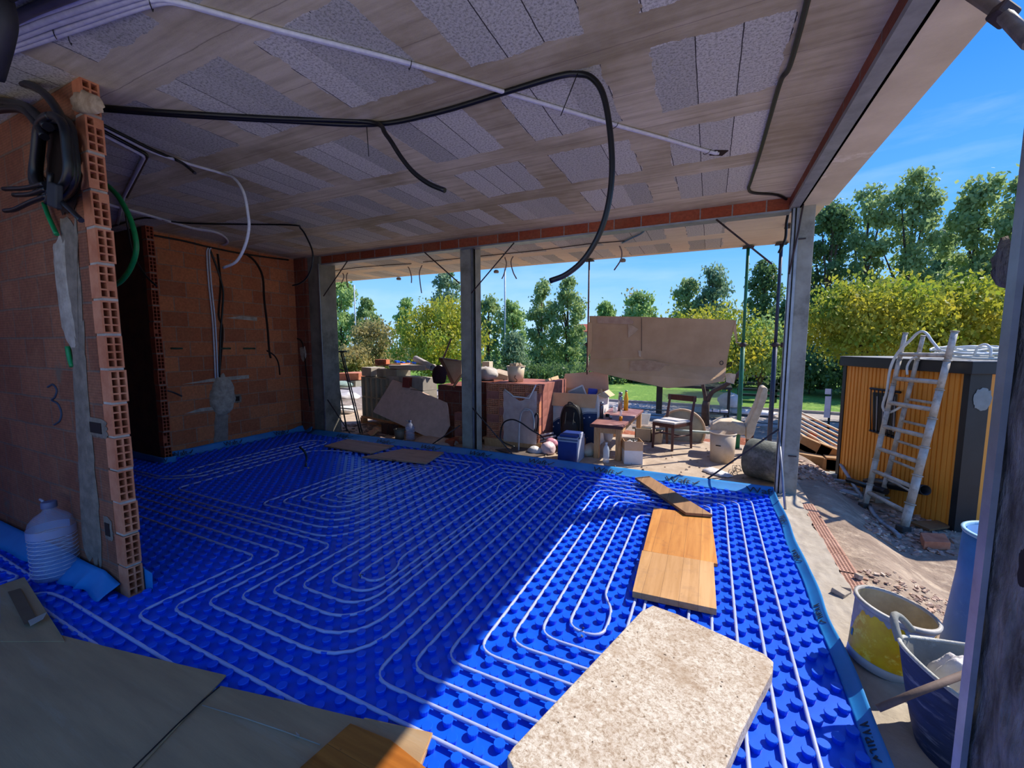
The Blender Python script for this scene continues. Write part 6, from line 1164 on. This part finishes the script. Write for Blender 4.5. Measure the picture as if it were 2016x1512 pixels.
T = [ # px, top, base, w, Y, kind, label, shape, n
 (672, 556, 700, 80, 26, 'poplar_light', 'bright green poplar at the far left beside the column', 'poplar', 3200),
 (722, 590, 700, 50, 27, 'poplar', 'darker poplar right of the far left lamp post', 'poplar', 2200),
 (880, 535, 700, 60, 30, 'grey', 'tall grey green poplar above the yellow tree, left of the middle column', 'poplar', 2600),
 (800, 592, 680, 34, 34, 'poplar_light', 'small light poplar top in the left gap', 'poplar', 1200),
 (962, 590, 730, 60, 27, 'poplar', 'poplar just right of the middle column', 'poplar', 2400),
 (1010, 596, 740, 48, 27, 'poplar_light', 'light poplar right of the tall lamp post', 'poplar', 2400),
 (1066, 556, 745, 60, 24, 'poplar', 'tall dense poplar, left one of the middle pair', 'poplar', 3800),
 (1117, 552, 745, 62, 24, 'poplar', 'tall dense poplar, right one of the middle pair', 'poplar', 3800),
 (1192, 598, 640, 36, 36, 'poplar_light', 'small round tree above the hanging cardboard left end', 'round', 1000),
 (1258, 580, 680, 66, 32, 'poplar_light', 'bushy tree above the middle of the hanging cardboard', 'round', 2200),
 (1350, 556, 700, 56, 27, 'poplar', 'left crown of the dark pair above the cardboard', 'poplar', 2400),
 (1398, 530, 700, 62, 27, 'grey', 'right taller crown of the dark pair above the cardboard', 'poplar', 3000),
 (1500, 520, 760, 70, 22, 'dark', 'dark tree just left of the right column', 'poplar', 3600),
 (1545, 600, 760, 60, 20, 'dark', 'dark low tree behind the right column', 'round', 2200),
 (1622, 400, 790, 84, 20, 'dark', 'dark tall poplar right beside the right column', 'poplar', 5600),
 (1690, 372, 760, 84, 21, 'poplar', 'tall poplar second from the right column', 'poplar', 5600),
 (1775, 340, 760, 92, 21, 'poplar', 'tallest poplar above the cabin left side', 'poplar', 5600),
 (1840, 462, 700, 60, 24, 'grey', 'thinner poplar behind the mushroom street lamp', 'poplar', 2600),
 (1902, 362, 740, 100, 21, 'poplar', 'tall poplar above the cabin right side', 'poplar', 5200),
 (1995, 348, 740, 90, 20, 'poplar', 'poplar at the right edge behind the near column', 'poplar', 4200)]
for r_ in T: tree(r_[0], r_[1], r_[2], r_[3], r_[4], r_[5], r_[6], r_[7], r_[8])
tree(868, 606, 735, 185, 17, 'yellow', 'big yellow green spreading tree left of the middle column', 'round', 7500, None, nclus=110, name='spreading_tree', trunk=.12)
tree(745, 640, 735, 110, 19, 'twig', 'half bare yellowish tree beside the left lamp post', 'round', 2200, None, nclus=60, name='spreading_tree', trunk=.1)
tree(690, 690, 745, 110, 17, 'twig', 'low twiggy bush behind the black ladder', 'round', 2200, None, nclus=50, name='bush', trunk=.05)
tree(1012, 668, 742, 70, 19, 'grey', 'soft grey green conifer right of the middle column', 'cone', 3000, None, name='conifer', trunk=.06)
tree(1705, 572, 690, 250, 12, 'yellow', 'wide yellow green acacia above the cabin roof, left part', 'round', 9000, None, nclus=130, name='acacia_tree', trunk=.1)
tree(1880, 574, 690, 220, 12.5, 'yellow', 'wide yellow green acacia above the cabin roof, right part', 'round', 8000, None, nclus=120, name='acacia_tree', trunk=.1)
tree(1395, 622, 740, 230, 13, 'yellow', 'light acacia with forked trunk behind the hanging cardboard', 'flat', 4200, None, nclus=90, name='acacia_tree', trunk=.09)
tree(1500, 640, 735, 110, 13.5, 'poplar_light', 'leafy acacia branch crown between the green and blue props', 'round', 3600, None, nclus=60, name='acacia_tree', trunk=.07)
tree(1240, 566, 640, 30, 34, 'twig', 'bare slender tree above the cardboard', 'poplar', 90, None, name='bare_tree', trunk=.12)
for i, (px, top, w_, Yd) in enumerate([(660, 720, 90, 22), (760, 715, 130, 22), (900, 715, 150, 21), (980, 735, 90, 20), (1050, 735, 120, 20), (1150, 735, 140, 20), (1250, 740, 130, 20), (1340, 735, 120, 20), (1430, 720, 120, 20), (1520, 700, 110, 19), (1600, 690, 100, 18), (1680, 680, 120, 17), (1780, 680, 160, 17), (1900, 680, 180, 17), (820, 690, 160, 28), (1100, 690, 200, 30), (1300, 690, 220, 30), (1500, 680, 200, 30)]):
    tree(px, top, 785, w_, Yd, 'dark', ['first', 'second', 'third', 'fourth', 'fifth', 'sixth', 'seventh', 'eighth', 'ninth', 'tenth', 'eleventh', 'twelfth', 'thirteenth', 'fourteenth', 'fifteenth, behind the others', 'sixteenth, behind the others', 'seventeenth, behind the others', 'eighteenth, behind the others'][i]+' dark bush from the left in the hedge row', 'round', 2400, 'dark hedge at the back of the lawn', nclus=46, name='hedge_bush', trunk=.03)
def pt_(px, py, Yd): return Y(px, py, Yd)
fk = MB(); b = Z(1390, 836, -.28); yb_ = b.y
q = lambda px, py: Y(px, py, yb_)
fk.tube([q(1388, 836), q(1389, 800), q(1391, 790)], [.09, .08, .075], 8); fk.tube(cat([q(1391, 795), q(1402, 772), q(1425, 760), q(1445, 745), q(1465, 725)], 3), .05, 7); fk.tube(cat([q(1390, 795), q(1386, 770), q(1381, 745), q(1376, 715)], 3), .04, 7)
one(fk, 'forked_trunk', bark, 'forked tree trunk standing behind the dark chair and disc', 'tree trunk')
for px, t0, b0, Yd, lb, hd in ((697, 561, 735, 24, 'slim street lamp seen in the far left gap', 0), (994, 520, 742, 22, 'tall street lamp pole right of the middle column', 0), (1812, 480, 690, 24, 'street lamp with mushroom head among the poplars', 1)):
    t = thing('street_lamp', lb, 'street lamp', (Y(px, t0, Yd).x, Yd, -.28)); a = Y(px, t0, Yd); gm = M('lamp pole', 'b4bcc0', 'a0a8ac', 5, .5, 0)
    MB().tube([(a.x, Yd, -.28), (a.x, Yd, a.z)], .05, 8).build('pole', gm, t)
    if hd: MB().lathe([(0, 0), (.3, .02), (.34, .10), (.2, .2), (0, .24)], (a.x+.1, Yd, a.z-.1), 16).build('lamp_head', gm, t)
# bus shelter, bench, sign, terrace house
Ys = 11.4; t = thing('glass_shelter', 'glass sided shelter standing on the path behind the chair', 'shelter', tuple(Y(1370, 830, Ys))); dk = M('dark frame', '24302e', '1a2422', 5, .5, 0); gs = glassmat('shelter glass', 'b8d0c8', .1, .25)
for px, w_ in ((1297, .05), (1303, .02), (1436, .03)): a = Y(px, 760, Ys); c = Y(px, 832, Ys); MB().bx(a.x-w_, a.x+w_, Ys-.03, Ys+.03, -.28, a.z).build('post', dk, t)
a, c = Y(1303, 766, Ys), Y(1436, 832, Ys); MB().bx(a.x, c.x, Ys-.005, Ys+.005, c.z, a.z).build('glass_panel', gs, t); a = Y(1297, 758, Ys); MB().bx(a.x, c.x, Ys-.5, Ys+.5, a.z, a.z+.06).build('roof', dk, t)
t = thing('park_bench', 'dark bench with pale seats beside the forked trunk', 'bench', tuple(Y(1410, 820, 11.2))); a, c = Y(1389, 808, 11.2), Y(1431, 815, 11.2); MB().bx(a.x, c.x, 11.1, 11.4, c.z, c.z+.04).build('seat', dk, t)
for f in (.1, .9): x = a.x+(c.x-a.x)*f; MB().bx(x-.02, x+.02, 11.2, 11.24, -.28, c.z).build('leg', dk, t)
for f in (.15, .5, .85): x = a.x+(c.x-a.x)*f; MB().bx(x-.09, x+.09, 11.12, 11.3, c.z+.04, c.z+.09).build('seat_pad', white, t)
t = thing('slatted_stand', 'dark slatted picnic stand in the shade behind the props', 'stand', tuple(Y(1488, 790, 15)))
for py in (743, 756, 769, 780): a, c = Y(1452, py, 15), Y(1535, py+3, 15); MB().bx(a.x, c.x, 15, 15.25, c.z, c.z+.06).build('slat', dk, t)
for px in (1456, 1530): a = Y(px, 742, 15); MB().bx(a.x-.03, a.x+.03, 15, 15.1, -.28, a.z).build('post', dk, t)
t = thing('sign_post', 'thin post with small pale plates left of the orange cabin', 'sign post', tuple(Z(1630, 851, -.28))); b = Z(1630, 851, -.28); MB().tube([b, (b.x, b.y, Y(1632, 765, b.y).z)], .02, 6).build('post', dk, t)
for p0_, p1_ in ((765, 776), (780, 822)): a = Y(1630, p0_, b.y); c = Y(1630, p1_, b.y); MB().bx(a.x-.05, a.x+.05, b.y-.03, b.y-.02, c.z, a.z).build('plate', M('plate', 'd0d4d4', 'b8bcbc', 5, .5, 0), t)
for px, py, lb in ((1437, 790, 'white plastic sheeting on a bush beside the green prop'), (1480, 805, 'pale fallen branches on the lawn between the props')):
    q_ = Y(px, py, 12.2); sack((q_.x, 12.2, q_.z-.15), (.28 if px < 1450 else .6, .2, .22 if px < 1450 else .08), plastw, 'white_heap', lb, 'sheeting', px)
t = thing('house', 'distant house with a red tiled roof left of the hanging cardboard', 'house', tuple(Y(1148, 676, 55))); a, c = Y(1128, 655, 55), Y(1180, 676, 55); MB().bx(a.x, c.x+3, 55, 60, -.5, a.z).build('walls', M('house wall', 'c8b8a4', 'b8a894', 3, .9, 0), t)
MB().slab([(a.x-.4, 54.6, a.z), (c.x+3.4, 54.6, a.z), (c.x+3, 57.5, a.z+1.1), (a.x, 57.5, a.z+1.1)], (0, 0, .15)).build('roof', MT['terracotta'], t)
t = thing('railing', 'low dark railing along the front edge of the park path', 'railing', (0, 10.4, -.3)); rl = MB().tube([(-9, 10.4, -.05), (9, 10.4, -.05)], .012, 5).tube([(-9, 10.4, -.18), (9, 10.4, -.18)], .010, 5); rl.build('rail', dk, t)
for i in range(13): MB().bx(-9+1.5*i, -8.97+1.5*i, 10.38, 10.42, -.3, -.04).build('post', dk, t)
